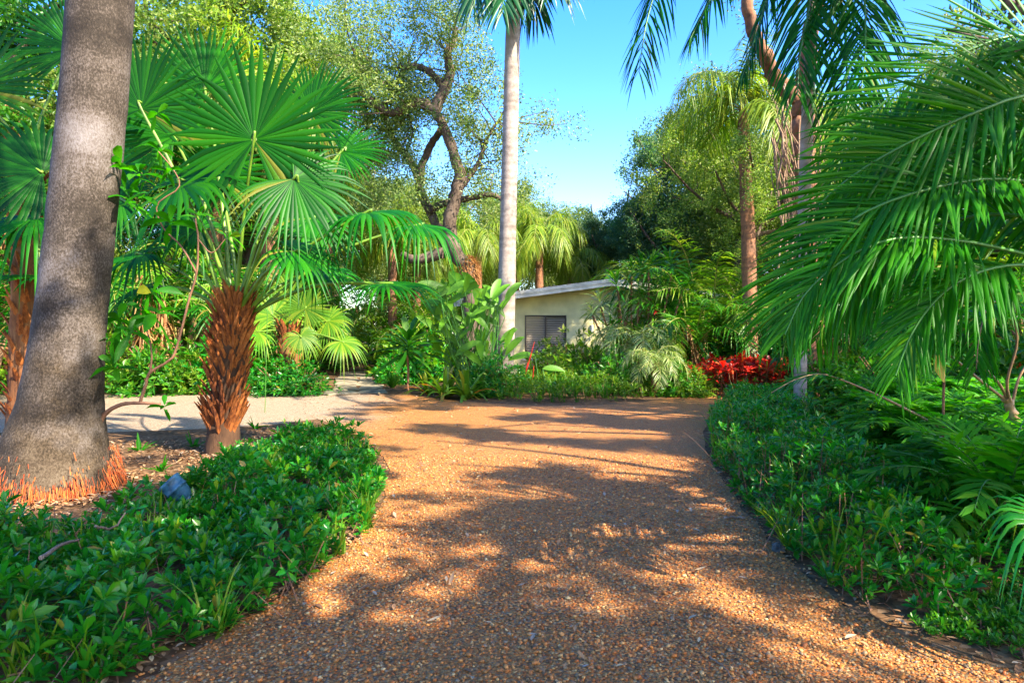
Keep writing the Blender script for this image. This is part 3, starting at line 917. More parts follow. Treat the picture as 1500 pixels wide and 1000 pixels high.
# fan palm behind the big trunk
lb = np.array([(30 - 750) / 1000 * 10.8, 10.8, 0])
lp = thing('fan_palm', 'tall fan palm half hidden behind the massive grey trunk', 'palm tree', lb)
C = np.array([[lb[0], lb[1], 0], [lb[0] + 0.05, lb[1], 1.5], W(38, 300, 10.8), W(40, 230, 10.8)])
mb = MB(); tube(mb, smooth_path(C, 20), np.linspace(0.2, 0.17, 20), 16, wob=0.03); mb.build('trunk', M['brownbark'], lp)
mb = MB(); boots(mb, smooth_path(C, 20), np.full(20, 0.18), 130, 0.34, 0.12, 0.35); mb.build('leaf_bases', M['boot'], lp, smooth=False)
for (a, b, dd, deg, face, R, dr, tip, arc) in [(62, 252, 10.2, 150, 30, 1.35, 0.12, 0.5, 270), (108, 72, 11.2, 130, 18, 1.2, 0.06, 0.3, 200), (52, 318, 10.0, 185, 62, 1.1, 0.5, 1.4, 300), (60, 405, 10.3, 178, 84, 1.0, 0.12, 0.6, 320),
                                              (150, 250, 11.4, 10, 50, 1.1, 0.3, 1.0, 300), (-40, 130, 10.4, 120, 30, 1.3, 0.12, 0.5, 280), (170, 190, 12.0, 40, 25, 1.2, 0.12, 0.5, 280), (130, 330, 11.6, 0, 65, 1.0, 0.4, 1.2, 300)]:
    fan_leaf(lp, C[-1], W(a, b, dd), deg, face, R, dr, arc, 0.4, tip, 'palm')

# small fan palm behind the clipped bush
sb = np.array([(426 - 750) / 1000 * 19.5, 19.5, 0])
sp_ = thing('fan_palm', 'young fan palm with lime green fans over a short bright orange trunk', 'palm tree', sb)
C = np.array([sb, W(425, 535, 19.5), W(424, 500, 19.5), W(424, 486, 19.5)])
mb = MB(); tube(mb, smooth_path(C, 12), [0.28] * 9 + [0.22, 0.18, 0.14], 12, wob=0.04); mb.build('trunk', M['brownbark'], sp_)
mb = MB(); boots(mb, smooth_path(C, 12), np.full(12, 0.28), 90, 0.4, 0.16, 0.3); mb.build('leaf_bases', M['boot'], sp_, smooth=False)
for (a, b, dd, deg, face, R, dr, tip, arc) in [(447, 452, 19.2, 70, 15, 0.9, 0.1, 0.4, 320), (400, 462, 19.6, 150, 20, 0.9, 0.15, 0.5, 320), (378, 486, 19.3, 190, 40, 0.85, 0.3, 1, 300), (480, 470, 19.5, 20, 40, 0.85, 0.3, 1, 300), (425, 430, 20, 95, 25, 0.9, 0.1, 0.4, 320), (500, 500, 19, -15, 60, 0.8, 0.4, 1.2, 300), (440, 492, 18.6, -60, 40, 0.6, 0.3, 1, 280)]:
    fan_leaf(sp_, C[-1], W(a, b, dd), deg, face, R, dr, arc, 0.3, tip, 'lime', nseg=36, pr=0.02)

# ------------------------------------------------------------------ centre palm
cb = np.array([(737 - 750) / 1000 * 19.6, 19.6, 0])
cp = thing('tall_palm', 'slender pale grey palm rising straight up in front of the house', 'palm tree', cb)
cl = [(735, 573, 17), (737, 545, 15.5), (739, 500, 14.5), (742, 430, 13), (744, 340, 12.2), (747, 220, 11.6), (750, 90, 11), (752, 20, 10.5), (753, -60, 10), (755, -120, 8), (756, -180, 5)]
C = np.array([W(a, b, 19.6) for a, b, r in cl]); rr = np.array([r / 1000 * 19.6 for a, b, r in cl])
C[0][2] = 0
mb = MB(); tube(mb, smooth_path(C, 60), smooth_path(np.column_stack([rr] * 3), 60)[:, 0], 20, wob=0.008); mb.build('trunk', M['greypalm'], cp)
for (pts) in [[(755, -70), (728, -40), (706, 0), (694, 50)], [(755, -70), (742, -20), (738, 20), (736, 60)], [(755, -70), (770, -30), (778, 10), (786, 62)], [(755, -70), (790, -55), (806, -20), (810, 20)], [(755, -70), (715, -80), (668, -60), (640, -10)],
              [(755, -70), (800, -100), (860, -95), (905, -60)], [(755, -75), (740, -150), (690, -200), (640, -190)], [(755, -75), (780, -160), (830, -200), (880, -190)], [(755, -70), (752, -40), (757, -5), (762, 28)], [(755, -75), (755, -150), (760, -230), (775, -260)]]:
    mb = MB()
    dz = rng.normal(size=len(pts)) * 0.0
    dep = 19.6 + np.linspace(0, 1, len(pts)) * rng.uniform(-1.6, 1.0)
    pinnate(mb, [W(a, b - 42, dep[i]) for i, (a, b) in enumerate(pts)], 26, 1.25, 0.13, (35, 70), 5, 0.55, 0.12, 5, 0.04)
    mb.build('frond', [M['dkpalm'], M['rachis']], cp)

# ------------------------------------------------------------------ trees
def limb(mb, pts, r0, r1, n=10, m=0, seg=24, wob=0.05):
    P = smooth_path(pts, seg)
    P += rng.normal(size=P.shape) * r1 * 0.15
    tube(mb, P, np.linspace(r0, r1, seg), n, m, wob)
    return P


def twigs(mb, P, n, L, r, m=0, up=0.4):
    """thin side branches off a limb; returns their tips"""
    tips = []
    for k in range(n):
        p = P[rng.integers(len(P) // 4, len(P))]
        d = nrm(rng.normal(size=3) + np.array([0, 0, up]))
        pts = [p]
        l = L * (0.5 + rng.random())
        for j in range(3):
            d = nrm(d + rng.normal(size=3) * 0.35)
            pts.append(pts[-1] + d * l / 3)
        tube(mb, smooth_path(pts, 7), np.linspace(r, r * 0.25, 7), 5, m, cap=False)
        tips.append(pts[-1]); tips.append(pts[-2])
    return np.array(tips)


ob = np.array([(690 - 750) / 1000 * 23.0, 23.0, 0])
ot = thing('oak_tree', 'twisting brown oak with bare contorted limbs, left of the tall pale palm', 'tree', ob)
mb = MB()
D = 23.0
w = lambda a, b, d=D: W(a, b, d)
main = limb(mb, [w(690, 562), w(689, 500), w(690, 440), w(685, 400), w(668, 368), w(658, 330), (w(668, 285)), w(674, 255), w(664, 225), w(652, 190), w(633, 157)], 0.31, 0.15, 14, seg=50)
A = limb(mb, [w(640, 165), w(620, 152), w(600, 155), w(574, 166), w(545, 148), w(520, 125), w(512, 95)], 0.2, 0.07, 10, seg=30)
B = limb(mb, [w(637, 160), w(650, 132), w(660, 108), w(655, 80), w(664, 62), w(668, 40)], 0.21, 0.09, 10, seg=30)
Bt = limb(mb, [w(650, 128), w(632, 108), w(612, 98), w(594, 100), w(580, 122), w(560, 120), w(535, 105), w(522, 88), w(518, 72)], 0.13, 0.05, 8, seg=36)
E = limb(mb, [w(690, 400, 23.4), w(655, 362, 23.6), (w(640, 330, 24)), w(620, 290, 24.2), w(614, 262, 24.2), w(630, 215, 24), w(645, 190, 23.4)], 0.19, 0.12, 10, seg=36)
F_ = limb(mb, [w(614, 262, 24.2), w(600, 235, 24.4), w(575, 200, 24.6), w(560, 160, 24.6)], 0.16, 0.06, 8)
H = limb(mb, [w(628, 310, 24), w(650, 298, 23.8), w(690, 290, 23.8), w(722, 286, 23.6), w(745, 300, 23.6)], 0.15, 0.06, 8)
I_ = limb(mb, [w(672, 280), w(700, 240), w(715, 200), w(735, 170)], 0.1, 0.04, 7)
J_ = limb(mb, [w(650, 370), w(610, 380), w(590, 372)], 0.2, 0.1, 9)
tips = np.vstack([twigs(mb, P, 16, 1.7, 0.03) for P in (A, B, Bt, F_, I_)])
mb.build('trunk', M['oakbark'], ot)
mb = MB()
# fuzzy swelling of dead air plants round the trunk
n = 1500
u = nrm(rng.normal(size=(n, 3)))
cc = w(686, 402)
base = cc + u * np.array([0.42, 0.42, 0.7]) * 0.85
blades(mb, base, nrm(u + rng.normal(size=(n, 3)) * 0.5 + [0, 0, -0.3]), 0.16, 0.03, 0.3, 3, [1, 0.7, 0.1])
mb.build('air_plants', M['dead'], ot)
cen = []
while len(cen) < 250:
    a, b = rng.uniform(385, 775), rng.uniform(-90, 330)
    if a > 700 and 40 < b < 165 - (a - 700) * 0.0 and a > 722: continue
    if 690 < a and b < 60: continue
    if a > 760 and b < 180: continue
    d = rng.uniform(20.5, 27) if len(cen) % 6 == 0 else rng.uniform(23.2, 28)
    cen.append(W(a, b, d))
cen = np.vstack([cen, tips])
mb = MB(); cloud(mb, cen, rng.uniform(0.5, 1.0, len(cen)), 210, 0.105, 14)
mb.build('crown', M['oak'], ot)


def make_tree(name, h, cr, leafn, size, bark, leaf, nclump=60, trunk_r=0.3, low=0.35, shape='round', rclump=(0.5, 1.1)):
    t = thing(name, 'tree', 'tree')
    mb = MB()
    tr = limb(mb, [(0, 0, -0.1), (0.15 * cr * 0.3, 0.1, h * 0.25), (-0.1 * cr * 0.4, 0.1, h * 0.5), (0.1, -0.1, h * 0.75)], trunk_r, trunk_r * 0.35, 10, seg=24)
    tips = []
    for k in range(11):
        z = rng.uniform(low, 0.8) * h
        a = k * 2.4
        rr = cr * rng.uniform(0.5, 0.9)
        e = np.array([math.cos(a) * rr, math.sin(a) * rr, z + rng.uniform(0.1, 0.3) * h])
        s = np.array([0, 0.05, z])
        P = limb(mb, [s, s * 0.5 + e * 0.5 + rng.normal(size=3) * 0.35, e], trunk_r * 0.35, 0.04, 7, seg=14)
        tips.append(twigs(mb, P, 5, 1.2, 0.025))
    mb.build('trunk', M[bark], t)
    tips = np.vstack(tips)
    n = nclump
    u = nrm(rng.normal(size=(n, 3)))
    rad = rng.random((n, 1)) ** 0.4
    c = u * rad * np.array([cr, cr, h * (1 - low) * 0.5]) + np.array([0, 0, h * (low + (1 - low) * 0.5)])
    if shape == 'tall':
        k = np.clip((c[:, 2] - h * low) / (h * (1 - low)), 0, 1)
        c[:, :2] *= (1.15 - 0.75 * k)[:, None]
    c = np.vstack([c, tips])
    mb = MB(); cloud(mb, c, rng.uniform(*rclump, len(c)), max(24, leafn // len(c)), size, 12)
    mb.build('crown', M[leaf], t)
    return t


TA = make_tree('oak_tree', 11, 4.6, 95000, 0.125, 'oakbark', 'oaklit', 70)
TB = make_tree('shade_tree', 13, 3.8, 85000, 0.13, 'oakbark', 'dark', 75, shape='tall', low=0.2)
TC = make_tree('leafy_tree', 9, 3.6, 44000, 0.145, 'oakbark', 'mid', 60, low=0.15)
TREES = [  # px, depth, proto, scale, leaf, label, group
    (1085, 27, TA, 0.92, 'oaklit', 'sunlit yellow-green oak between the blue-green tree and the thick right trunk', None),
    (1012, 33, TB, 0.97, 'dark', 'dark blue-green tree against the open sky, right of the house', None),
    (1040, 36, TB, 1.15, 'dark', 'tallest dark tree, standing behind the blue-green one at the edge of the sky', None),
    (880, 38, TB, 0.68, 'dark', 'dark bushy tree showing right above the house ridge', None),
    (950, 36, TB, 0.78, 'dark', 'dark tree between the house ridge and the blue-green tree', None),
    (1160, 31, TA, 1.1, 'oaklit', 'pale green tree behind the thick right trunk', None),
    (1265, 26, TA, 0.95, 'oaklit', 'bright yellow-green tree seen through the gap in the right hand fronds', None),
    (1390, 24, TC, 1.15, 'lime', 'lime green tree behind the feathery fronds at the right', None),
    (1530, 22, TA, 1.05, 'oaklit', 'yellow-green tree at the far right edge behind the fronds', None),
    (800, 48, TA, 1.0, 'oaklit', 'round pale treetop at the foot of the open sky', None),
    (725, 46, TA, 1.02, 'oak', 'olive treetop just left of the tall pale palm, low in the sky', None),
    (860, 52, TC, 1.15, 'oaklit', 'small grey-green treetop lowest in the sky gap', None),
    (560, 38, TA, 0.95, 'oak', 'olive tree behind the contorted oak limbs', None),
    (470, 34, TA, 0.95, 'oak', 'fine-leaved olive tree above the large round fan leaf', None),
    (360, 27, TA, 1.35, 'oaklit', 'yellowish tree towering behind the fan palm', None),
    (250, 24, TA, 1.1, 'oaklit', 'leafy tree just right of the massive grey trunk top', None),
    (110, 23, TA, 0.95, 'oaklit', 'leafy tree behind the massive grey trunk', None),
    (-40, 20, TC, 1.35, 'mid', 'green tree at the far left edge', None),
    (640, 40, TC, 1.0, 'lime', 'lime green tree seen under the oak limbs', None),
]
for (px, d, pr, sc, lf, lab, grp) in TREES:
    place(pr, ((px - 750) / 1000 * d, d, 0), rng.uniform(0, 6.28), sc, lab, grp, 'tree', [('crown', M[lf])])
for k in range(26):
    px = -700 + k * 118 + rng.uniform(-30, 30)
    d = rng.uniform(50, 68)
    pr = (TA, TB, TC)[k % 3]
    s = rng.uniform(0.85, 1.05) if 680 < px < 960 else rng.uniform(1.1, 1.5)
    place(pr, ((px - 750) / 1000 * d, d, 0), rng.uniform(0, 6.28), s, 'distant tree in the wood that closes the garden far behind the house', 'distant trees of the wood behind the garden', 'tree', [('crown', M[('oak', 'dark', 'mid')[k % 3]])])

# shade trees over the drive, beyond the right edge
TS = make_tree('oak_tree', 11, 5.6, 36000, 0.125, 'oakbark', 'oak', 44, low=0.6, rclump=(0.45, 0.8))
place(TS, ((1108 - 750) / 1000 * 20.8, 20.8, 0), 1.0, 0.62, 'small sunlit oak whose leaves cross in front of the red-barked palm trunk', None, 'tree', [('crown', M['oaklit'])])
# sunny gaps: where the canopy of the shade oaks is open (ground ellipses: photo px, py, half widths)
GAPS = [(690, 668, 140, 16), (930, 676, 75, 13), (870, 790, 150, 26), (760, 805, 45, 14), (930, 822, 50, 8), (590, 768, 50, 12), (556, 715, 30, 20), (648, 705, 40, 7), (430, 872, 40, 16),
        (665, 850, 40, 13), (690, 735, 40, 7), (1060, 870, 60, 12), (1180, 955, 70, 24), (1340, 945, 110, 32), (1450, 985, 90, 25), (850, 888, 26, 12), (570, 905, 30, 12), (960, 700, 45, 7), (500, 820, 30, 14), (780, 725, 40, 6), (1090, 800, 35, 10), (640, 610, 110, 6), (880, 636, 100, 6), (960, 608, 60, 4), (770, 622, 80, 4), (780, 600, 120, 3.5), (540, 625, 60, 6), (620, 645, 60, 6), (1010, 735, 30, 8), (230, 690, 50, 14), (330, 690, 60, 14), (1290, 700, 60, 18)]
GE = []
for (a, b, ra, rb) in GAPS:
    rb *= 1.25
    c = G(a, b)
    GE.append((c[0], c[1], ra / 1000 * c[1], abs(G(a, b - rb)[1] - G(a, b + rb)[1]) / 2))
GE += [(6.0, 18.3, 2.0, 1.3), (6.2, 9.6, 1.6, 1.8), (5.5, 8.3, 1.8, 0.9), (2.0, 18.2, 4.6, 1.0), (0.5, 22.5, 4.0, 2.5), (-3.0, 19.0, 3.0, 2.0), (-5.0, 6.5, 0.75, 0.4), (-5.9, 7.2, 0.5, 0.35), (-9.3, 9.5, 0.4, 0.3)]
GE = np.array(GE)
EL, AZ = R_(42), math.atan2(0.77, -0.60)
SD = np.array([math.sin(AZ) * math.cos(EL), math.cos(AZ) * math.cos(EL), math.sin(EL)])


def open_sky(c, r):
    g = c[:, :2] - SD[None, :2] / SD[2] * c[:, 2:3]
    e = ((g[:, None, 0] - GE[None, :, 0]) / (GE[None, :, 2] + r)) ** 2 + ((g[:, None, 1] - GE[None, :, 1]) / (GE[None, :, 3] + r * 1.2)) ** 2
    return (e < 1).any(1)


def shade_tree(x, y, lab, h=11, cr=5.6, n=380):
    t = thing('oak_tree', lab, 'tree', (x, y, 0))
    mb = MB()
    o = np.array([x, y, 0.0])
    limb(mb, [o - [0, 0, .1], o + [0.2, 0.1, 3], o + [-0.2, 0.2, 6], o + [0.1, 0, 8.5]], 0.34, 0.12, 10)
    tips = []
    for k in range(10):
        z = rng.uniform(4.5, 7.5); a = k * 2.4; rr = cr * rng.uniform(0.5, 0.9)
        e = o + np.array([math.cos(a) * rr, math.sin(a) * rr, z + rng.uniform(1.5, 3)]); q = o + [0, 0.05, z]
        P = limb(mb, [q, (q + e) / 2 + rng.normal(size=3) * 0.35, e], 0.11, 0.03, 7, seg=14)
        tips.append(twigs(mb, P, 3, 1.0, 0.02))
    mb.build('trunk', M['oakbark'], t)
    u = nrm(rng.normal(size=(n, 3))) * rng.random((n, 1)) ** 0.4
    c = np.vstack([u * np.array([cr, cr, 2.2]) + o + [0, 0, 8.8], np.vstack(tips)])
    r = rng.uniform(0.35, 0.7, len(c))
    k = ~open_sky(c, 0.19)
    mb = MB(); cloud(mb, c[k], r[k] * 0.8, 200, 0.12, 14, sig=0.15)
    mb.build('crown', M['oak'], t)


for (x, y, lab) in [(4.8, -2.2, 'spreading oak just behind the viewer that dapples the near drive'), (9.6, 1.5, 'spreading oak beyond the right edge that shades the middle of the drive'), (9.4, -5.5, 'spreading oak behind the viewer, far out to the right'), (10.4, 5.6, 'spreading oak beyond the right edge that shades the far half of the drive'), (9.6, 9.0, 'spreading oak beyond the right edge that shades the bend of the drive')]:
    shade_tree(x, y, lab)

# ------------------------------------------------------------------ thick trunk with leaning limb and vines at the right
vb = np.array([(1186 - 750) / 1000 * 16.5, 16.5, 0])
vt = thing('leaning_tree', 'thick grey trunk wrapped in dry vines with one bare limb curving up left', 'tree', vb)
mb = MB()
D = 16.5
limb(mb, [(vb[0], 16.5, 0), w(1186, 500, D), w(1186, 400, D), w(1182, 320, D), w(1177, 250, D), w(1176, 190, D), w(1174, 150, D)], 0.32, 0.24, 16, seg=40)
limb(mb, [w(1176, 165, D), w(1172, 148, D), w(1150, 130, D), w(1132, 108, D), w(1122, 85, D - 0.2), w(1108, 58, D - 0.4), w(1098, 30, D - 0.5), w(1094, -10, D - 0.6), (w(1100, -80, D - 0.6))], 0.21, 0.12, 12, seg=40)
limb(mb, [w(1176, 170, D), w(1182, 90, D), w(1195, 0, D), w(1200, -90, D)], 0.24, 0.14, 12, seg=24)
mb.build('trunk', M['redbark'], vt)
mb = MB()
for k in range(34):
    a0 = rng.uniform(1140, 1206)
    x1 = rng.uniform(1128, 1150) if rng.random() < 0.5 else a0
    y0 = rng.uniform(120, 260)
    pts = [w(x1, y0, D - 0.35 + rng.normal() * 0.1), w((a0 + x1) / 2 + rng.normal() * 4, y0 + 90, D - 0.4 + rng.normal() * 0.1), w(a0 + rng.normal() * 5, 300, D - 0.42), w(a0 + rng.normal() * 8, rng.uniform(330, 430), D - 0.42)]
    tube(mb, smooth_path(pts, 14) + rng.normal(size=(14, 3)) * 0.035, 0.006 + 0.018 * rng.random(), 5, cap=False)
mb.build('vines', M['vine'], vt)
cen = [W(rng.uniform(1060, 1300), rng.uniform(-160, 40), rng.uniform(14.5, 19)) for k in range(26)]
cen = np.array(cen); cen = cen[~open_sky(cen, 0.5)]
mb = MB(); cloud(mb, cen, 0.7, 160, 0.11); mb.build('crown', M['oak'], vt)

# ------------------------------------------------------------------ feather palms with trunks
def arch(L, e0, e1, n=8, yaw=0.0):
    pts = [np.zeros(3)]
    for j in range(n - 1):
        e = math.radians(e0 + (e1 - e0) * (j / (n - 2)))
        pts.append(pts[-1] + np.array([math.cos(e) * math.cos(yaw), math.cos(e) * math.sin(yaw), math.sin(e)]) * L / (n - 1))
    return np.array(pts)


def frond_meshes(specs, leafmat, rachmat, n=46, leaf=0.7, w=0.04, droop=0.7, v=5, K=4, rad=0.02, sweep=(15, 55), plum=10, crease=False):
    out = []
    for (L, e0, e1) in specs:
        mb = MB()
        pinnate(mb, arch(L, e0, e1), n, leaf, w, sweep, v, droop, 0.14, K, rad, plum=plum, crease=crease)
        out.append(mb.mesh('frond', [M[leafmat], M[rachmat]]))
    return out


def feather_palm(name, h, r, bark, fm, nfr, lean=0.0, bulge=1.25):
    t = thing(name, 'palm', 'palm tree')
    mb = MB()
    P = smooth_path([(0, 0, -0.05), (lean * 0.2, 0, h * 0.4), (lean * 0.6, 0, h * 0.75), (lean, 0, h)], 30)
    rr = np.interp(np.linspace(0, 1, 30), [0, 0.08, 0.5, 0.9, 1], [r * bulge, r * 1.05, r, r * 0.85, r * 0.5])
    tube(mb, P, rr, 14, wob=0.03)
    mb.build('trunk', M[bark], t)
    for k in range(nfr):
        o = bpy.data.objects.new('frond', fm[k % len(fm)]); COL.objects.link(o); o.parent = t
        o.location = (lean, 0, h - 0.1 + 0.1 * rng.random()); o.rotation_euler = (rng.normal() * 0.12, rng.normal() * 0.08, k * 2.39996 + rng.normal() * 0.15)
    return t


QF = frond_meshes([(3.0, 70, -60), (3.2, 40, -80), (3.0, 10, -88), (2.6, 78, 10)], 'queen', 'yrachis', 52, 0.75, 0.045, 1.1)
QP = feather_palm('queen_palm', 6.0, 0.2, 'redbark', QF, 20)
for (px, d, h, lab) in [(700, 33, 1.0, 'yellow-green feather palm behind the left eave of the house'), (790, 34, 1.05, 'yellow-green feather palm right of the tall pale palm, above the roof'), (755, 39, 1.2, 'taller yellow-green feather palm hidden behind the tall pale palm'),
                        (610, 30, 0.95, 'weeping feather palm under the oak limbs, left of the oak trunk'), (575, 28, 0.9, 'weeping feather palm above the flagstone path'), (835, 37, 0.95, 'feather palm with a brown trunk behind the middle of the roof'),
                        (480, 31, 1.15, 'tall yellow-green feather palm behind the fan palm crown'), (395, 24, 1.55, 'very tall feather palm with its crown at the top edge, above the large fan leaf'), (318, 24, 1.5, 'tall feather palm whose fronds hang from the top edge beside the grey trunk')]:
    place(QP, ((px - 750) / 1000 * d, d, 0), rng.uniform(0, 6.28), h, lab, None, 'palm tree')
qb = np.array([(1100 - 750) / 1000 * 20.0, 20.0, 0])
q2 = feather_palm('queen_palm', 8.2, 0.2, 'redbark', QF, 18, lean=-0.25)
place(q2, qb, 0, 1.0, 'red-barked palm with yellow hanging fronds, standing behind the red bushes', None, 'palm tree')

# overhead palm on the right: crown above the frame, fronds hanging into it
hb = np.array([(1172 - 750) / 1000 * 12.5, 12.5, 0])
hp = thing('overhead_palm', 'palm with a slim grey trunk whose dark fronds hang from the top edge', 'palm tree', hb)
mb = MB()
C = [hb, W(1173, 520, 12.5), W(1178, 300, 12.5), W(1186, 100, 12.5), W(1200, -150, 12.5)]
tube(mb, smooth_path(C, 40), np.linspace(0.115, 0.10, 40), 12, wob=0.02); mb.build('trunk', M['greypalm'], hp)
ct = (1200, -165)
for (pts, dep, leaf, ww) in [([ct, (1120, -190), (1030, -140), (975, -50), (948, 30), (936, 105)], 11.2, 0.95, 0.05), ([ct, (1140, -130), (1080, -70), (1040, 0), (1010, 60)], 11.8, 0.8, 0.06),
                         ([ct, (1170, -110), (1130, -20), (1105, 60), (1085, 120)], 12.4, 0.7, 0.06), ([ct, (1215, -90), (1232, 0), (1240, 90), (1238, 190), (1225, 255)], 11.0, 0.95, 0.06),
                         ([ct, (1230, -120), (1262, -30), (1268, 60), (1262, 130)], 10.6, 0.85, 0.06), ([ct, (1192, -80), (1185, 10), (1172, 80), (1168, 140)], 11.3, 0.9, 0.06), ([ct, (1110, -210), (1000, -200), (920, -120), (870, -40)], 11.6, 0.8, 0.05),
                         ([ct, (1260, -190), (1340, -170), (1400, -90), (1430, 0)], 11.6, 0.8, 0.05), ([ct, (1300, -230), (1420, -220), (1500, -130)], 13, 0.8, 0.05), ([ct, (1190, -260), (1130, -330), (1050, -330)], 13, 0.8, 0.05), ([ct, (1220, -260), (1290, -340), (1380, -330)], 13, 0.8, 0.05)]:
    mb = MB()
    dp = 12.5 + (dep - 12.5) * np.linspace(0, 1, len(pts))
    pinnate(mb, [W(a, b, dp[i]) for i, (a, b) in enumerate(pts)], 60, leaf, ww, (20, 60), 0, 0.75, 0.15, 5, 0.03)
    mb.build('frond', [M['palm'], M['rachis']], hp)

# ------------------------------------------------------------------ areca palm in the right foreground
ab = G(1449, 730)
ap = thing('areca_palm', 'areca palm arching from a bent ringed cane at the right edge', 'palm tree', ab)
DA = ab[1]
w5 = lambda a, b, d=None: W(a, b, DA if d is None else d)
mb = MB()
limb(mb, [ab - [0, 0, 0.05], w5(1470, 690), w5(1486, 660), w5(1491, 630), w5(1484, 605), w5(1472, 582)], 0.055, 0.04, 12, seg=30, wob=0.01)
mb.build('trunk', M['cane'], ap)


def big_frond(root, pts, dep, leaf, w, n=56, v=12, droop=0.35, sweep=(20, 62), t0=0.1, rad=0.016, mat='areca', rm='rachis', up=UP):
    mb = MB()
    if np.isscalar(dep): dep = [dep, dep]
    dp = np.interp(np.linspace(0, 1, len(pts)), np.linspace(0, 1, len(dep)), dep)
    pinnate(mb, [W(a, b, dp[i]) for i, (a, b) in enumerate(pts)], n, leaf, w, sweep, v, droop, t0, 6, rad, up=up)
    return mb.build('frond', [M[mat], M[rm]], root)


big_frond(ap, [(1472, 585), (1440, 560), (1400, 527), (1365, 498), (1335, 470), (1310, 470), (1290, 500)], (DA, DA - 0.2, DA - 0.6), 0.5, 0.036, 30, 5, 0.6, t0=0.5, rm='cane')
big_frond(ap, [(1475, 583), (1462, 560), (1430, 525), (1400, 480), (1360, 450), (1330, 460)], (DA, DA - 0.2, DA + 0.2), 0.55, 0.036, 30, 5, 0.6, t0=0.45, rm='cane')
big_frond(ap, [(1484, 600), (1475, 560), (1490, 500), (1478, 450), (1450, 445), (1435, 490), (1430, 540)], (DA, DA - 0.2, DA - 0.6), 0.42, 0.04, 30, 5, 0.7, t0=0.45, rm='cane')
big_frond(ap, [(1478, 690), (1430, 668), (1380, 628), (1310, 590), (1255, 565), (1205, 548), (1165, 556), (1130, 575)], (DA, DA - 0.1, DA - 0.3), 0.40, 0.032, 26, 5, 0.25, t0=0.72, rm='cane')
big_frond(ap, [(1480, 600), (1500, 540), (1560, 480), (1640, 470)], DA, 0.5, 0.036, 30, 5, 0.6, t0=0.45, rm='cane')

# second areca, stems outside the frame, fronds sweeping across the right
fb2 = np.array([3.9, 4.35, 0])
ap2 = thing('areca_palm', 'lush areca palm whose long glossy fronds sweep across the upper right', 'palm tree', fb2)
mb = MB()
for k in range(6):
    a = k * 1.05
    p = fb2 + np.array([math.cos(a) * 0.2, math.sin(a) * 0.2, 0])
    limb(mb, [p - [0, 0, 0.05], p + [math.cos(a) * 0.05, math.sin(a) * 0.05, 0.8], fb2 + [math.cos(a) * 0.13 - 0.01, math.sin(a) * 0.13, 1.55], [3.87 + math.cos(a) * 0.04, 4.35 + math.sin(a) * 0.04, 1.95]], 0.042, 0.03, 10, wob=0.01, seg=16)
mb.build('trunk', M['cane'], ap2)
S0 = (1640, 470)
UA, UB, UC = np.array([0.1, -0.85, 0.5]), np.array([0.1, -0.6, 0.75]), np.array([0, -0.35, 0.9])
for (pts, dep, leaf, ww, n, v, dr, u_) in [
    ([(1640, 420), (1610, 180), (1560, 80), (1495, 52), (1410, 78), (1330, 122), (1275, 170), (1240, 222), (1222, 268)], (4.35, 4.3, 4.5), 0.62, 0.040, 56, 4, 0.06, UA),
    ([(1640, 420), (1640, 240), (1590, 160), (1510, 140), (1430, 165), (1340, 205), (1260, 250), (1200, 300), (1165, 350)], (4.35, 4.0, 4.2), 0.58, 0.044, 66, 14, 0.15, UA),
    ([(1640, 430), (1600, 320), (1530, 275), (1450, 262), (1350, 280), (1260, 315), (1190, 370), (1145, 430), (1120, 480)], (4.35, 3.9, 4.0), 0.50, 0.040, 68, 10, 0.25, UB),
    ([(1640, 440), (1590, 400), (1500, 372), (1400, 352), (1310, 350), (1240, 378), (1180, 430), (1150, 490)], (4.35, 3.8, 3.8), 0.46, 0.038, 62, 6, 0.4, UB),
    ([(1640, 440), (1580, 405), (1500, 388), (1430, 400), (1375, 435), (1335, 490), (1312, 550)], (4.35, 3.8, 3.7), 0.36, 0.036, 54, 2, 0.5, UB),
    ([(1640, 420), (1600, 260), (1540, 205), (1470, 195), (1400, 222), (1330, 270), (1280, 340), (1250, 420)], (4.35, 4.3, 4.6), 0.50, 0.040, 62, 10, 0.25, UA),
    ([(1640, 430), (1570, 340), (1480, 315), (1390, 325), (1300, 365), (1230, 430), (1195, 500)], (4.35, 4.5, 4.8), 0.48, 0.040, 60, 8, 0.35, UA),
    ([(1640, 400), (1620, 260), (1560, 190), (1480, 165), (1400, 185), (1320, 235), (1260, 300), (1225, 380)], (4.6, 5.1, 5.5), 0.6, 0.042, 62, 12, 0.15, UA),
    ([(1640, 420), (1600, 360), (1520, 320), (1430, 315), (1340, 345), (1270, 400), (1230, 470)], (4.6, 5.2, 5.6), 0.56, 0.042, 62, 8, 0.25, UA),
    ([(1640, 400), (1680, 120), (1640, -20), (1590, -60), (1530, -50)], (4.35, 4.6, 5.0), 0.55, 0.042, 44, 8, 0.2, UC),
    ([(1640, 430), (1680, 300), (1740, 250), (1820, 260), (1880, 320)], (4.35, 4.0, 3.7), 0.6, 0.042, 50, 8, 0.4, UP),
    ([(1640, 430), (1660, 200), (1720, 60), (1800, 20), (1880, 60)], (4.35, 4.6, 5.0), 0.6, 0.042, 50, 8, 0.4, UP),
    ]:
    big_frond(ap2, pts, dep, leaf * 1.12, ww * 0.72, int(n * 1.6), v, dr * 0.7, t0=0.5 if leaf in (0.46, 0.36) else 0.2, sweep=(30, 64), up=u_)
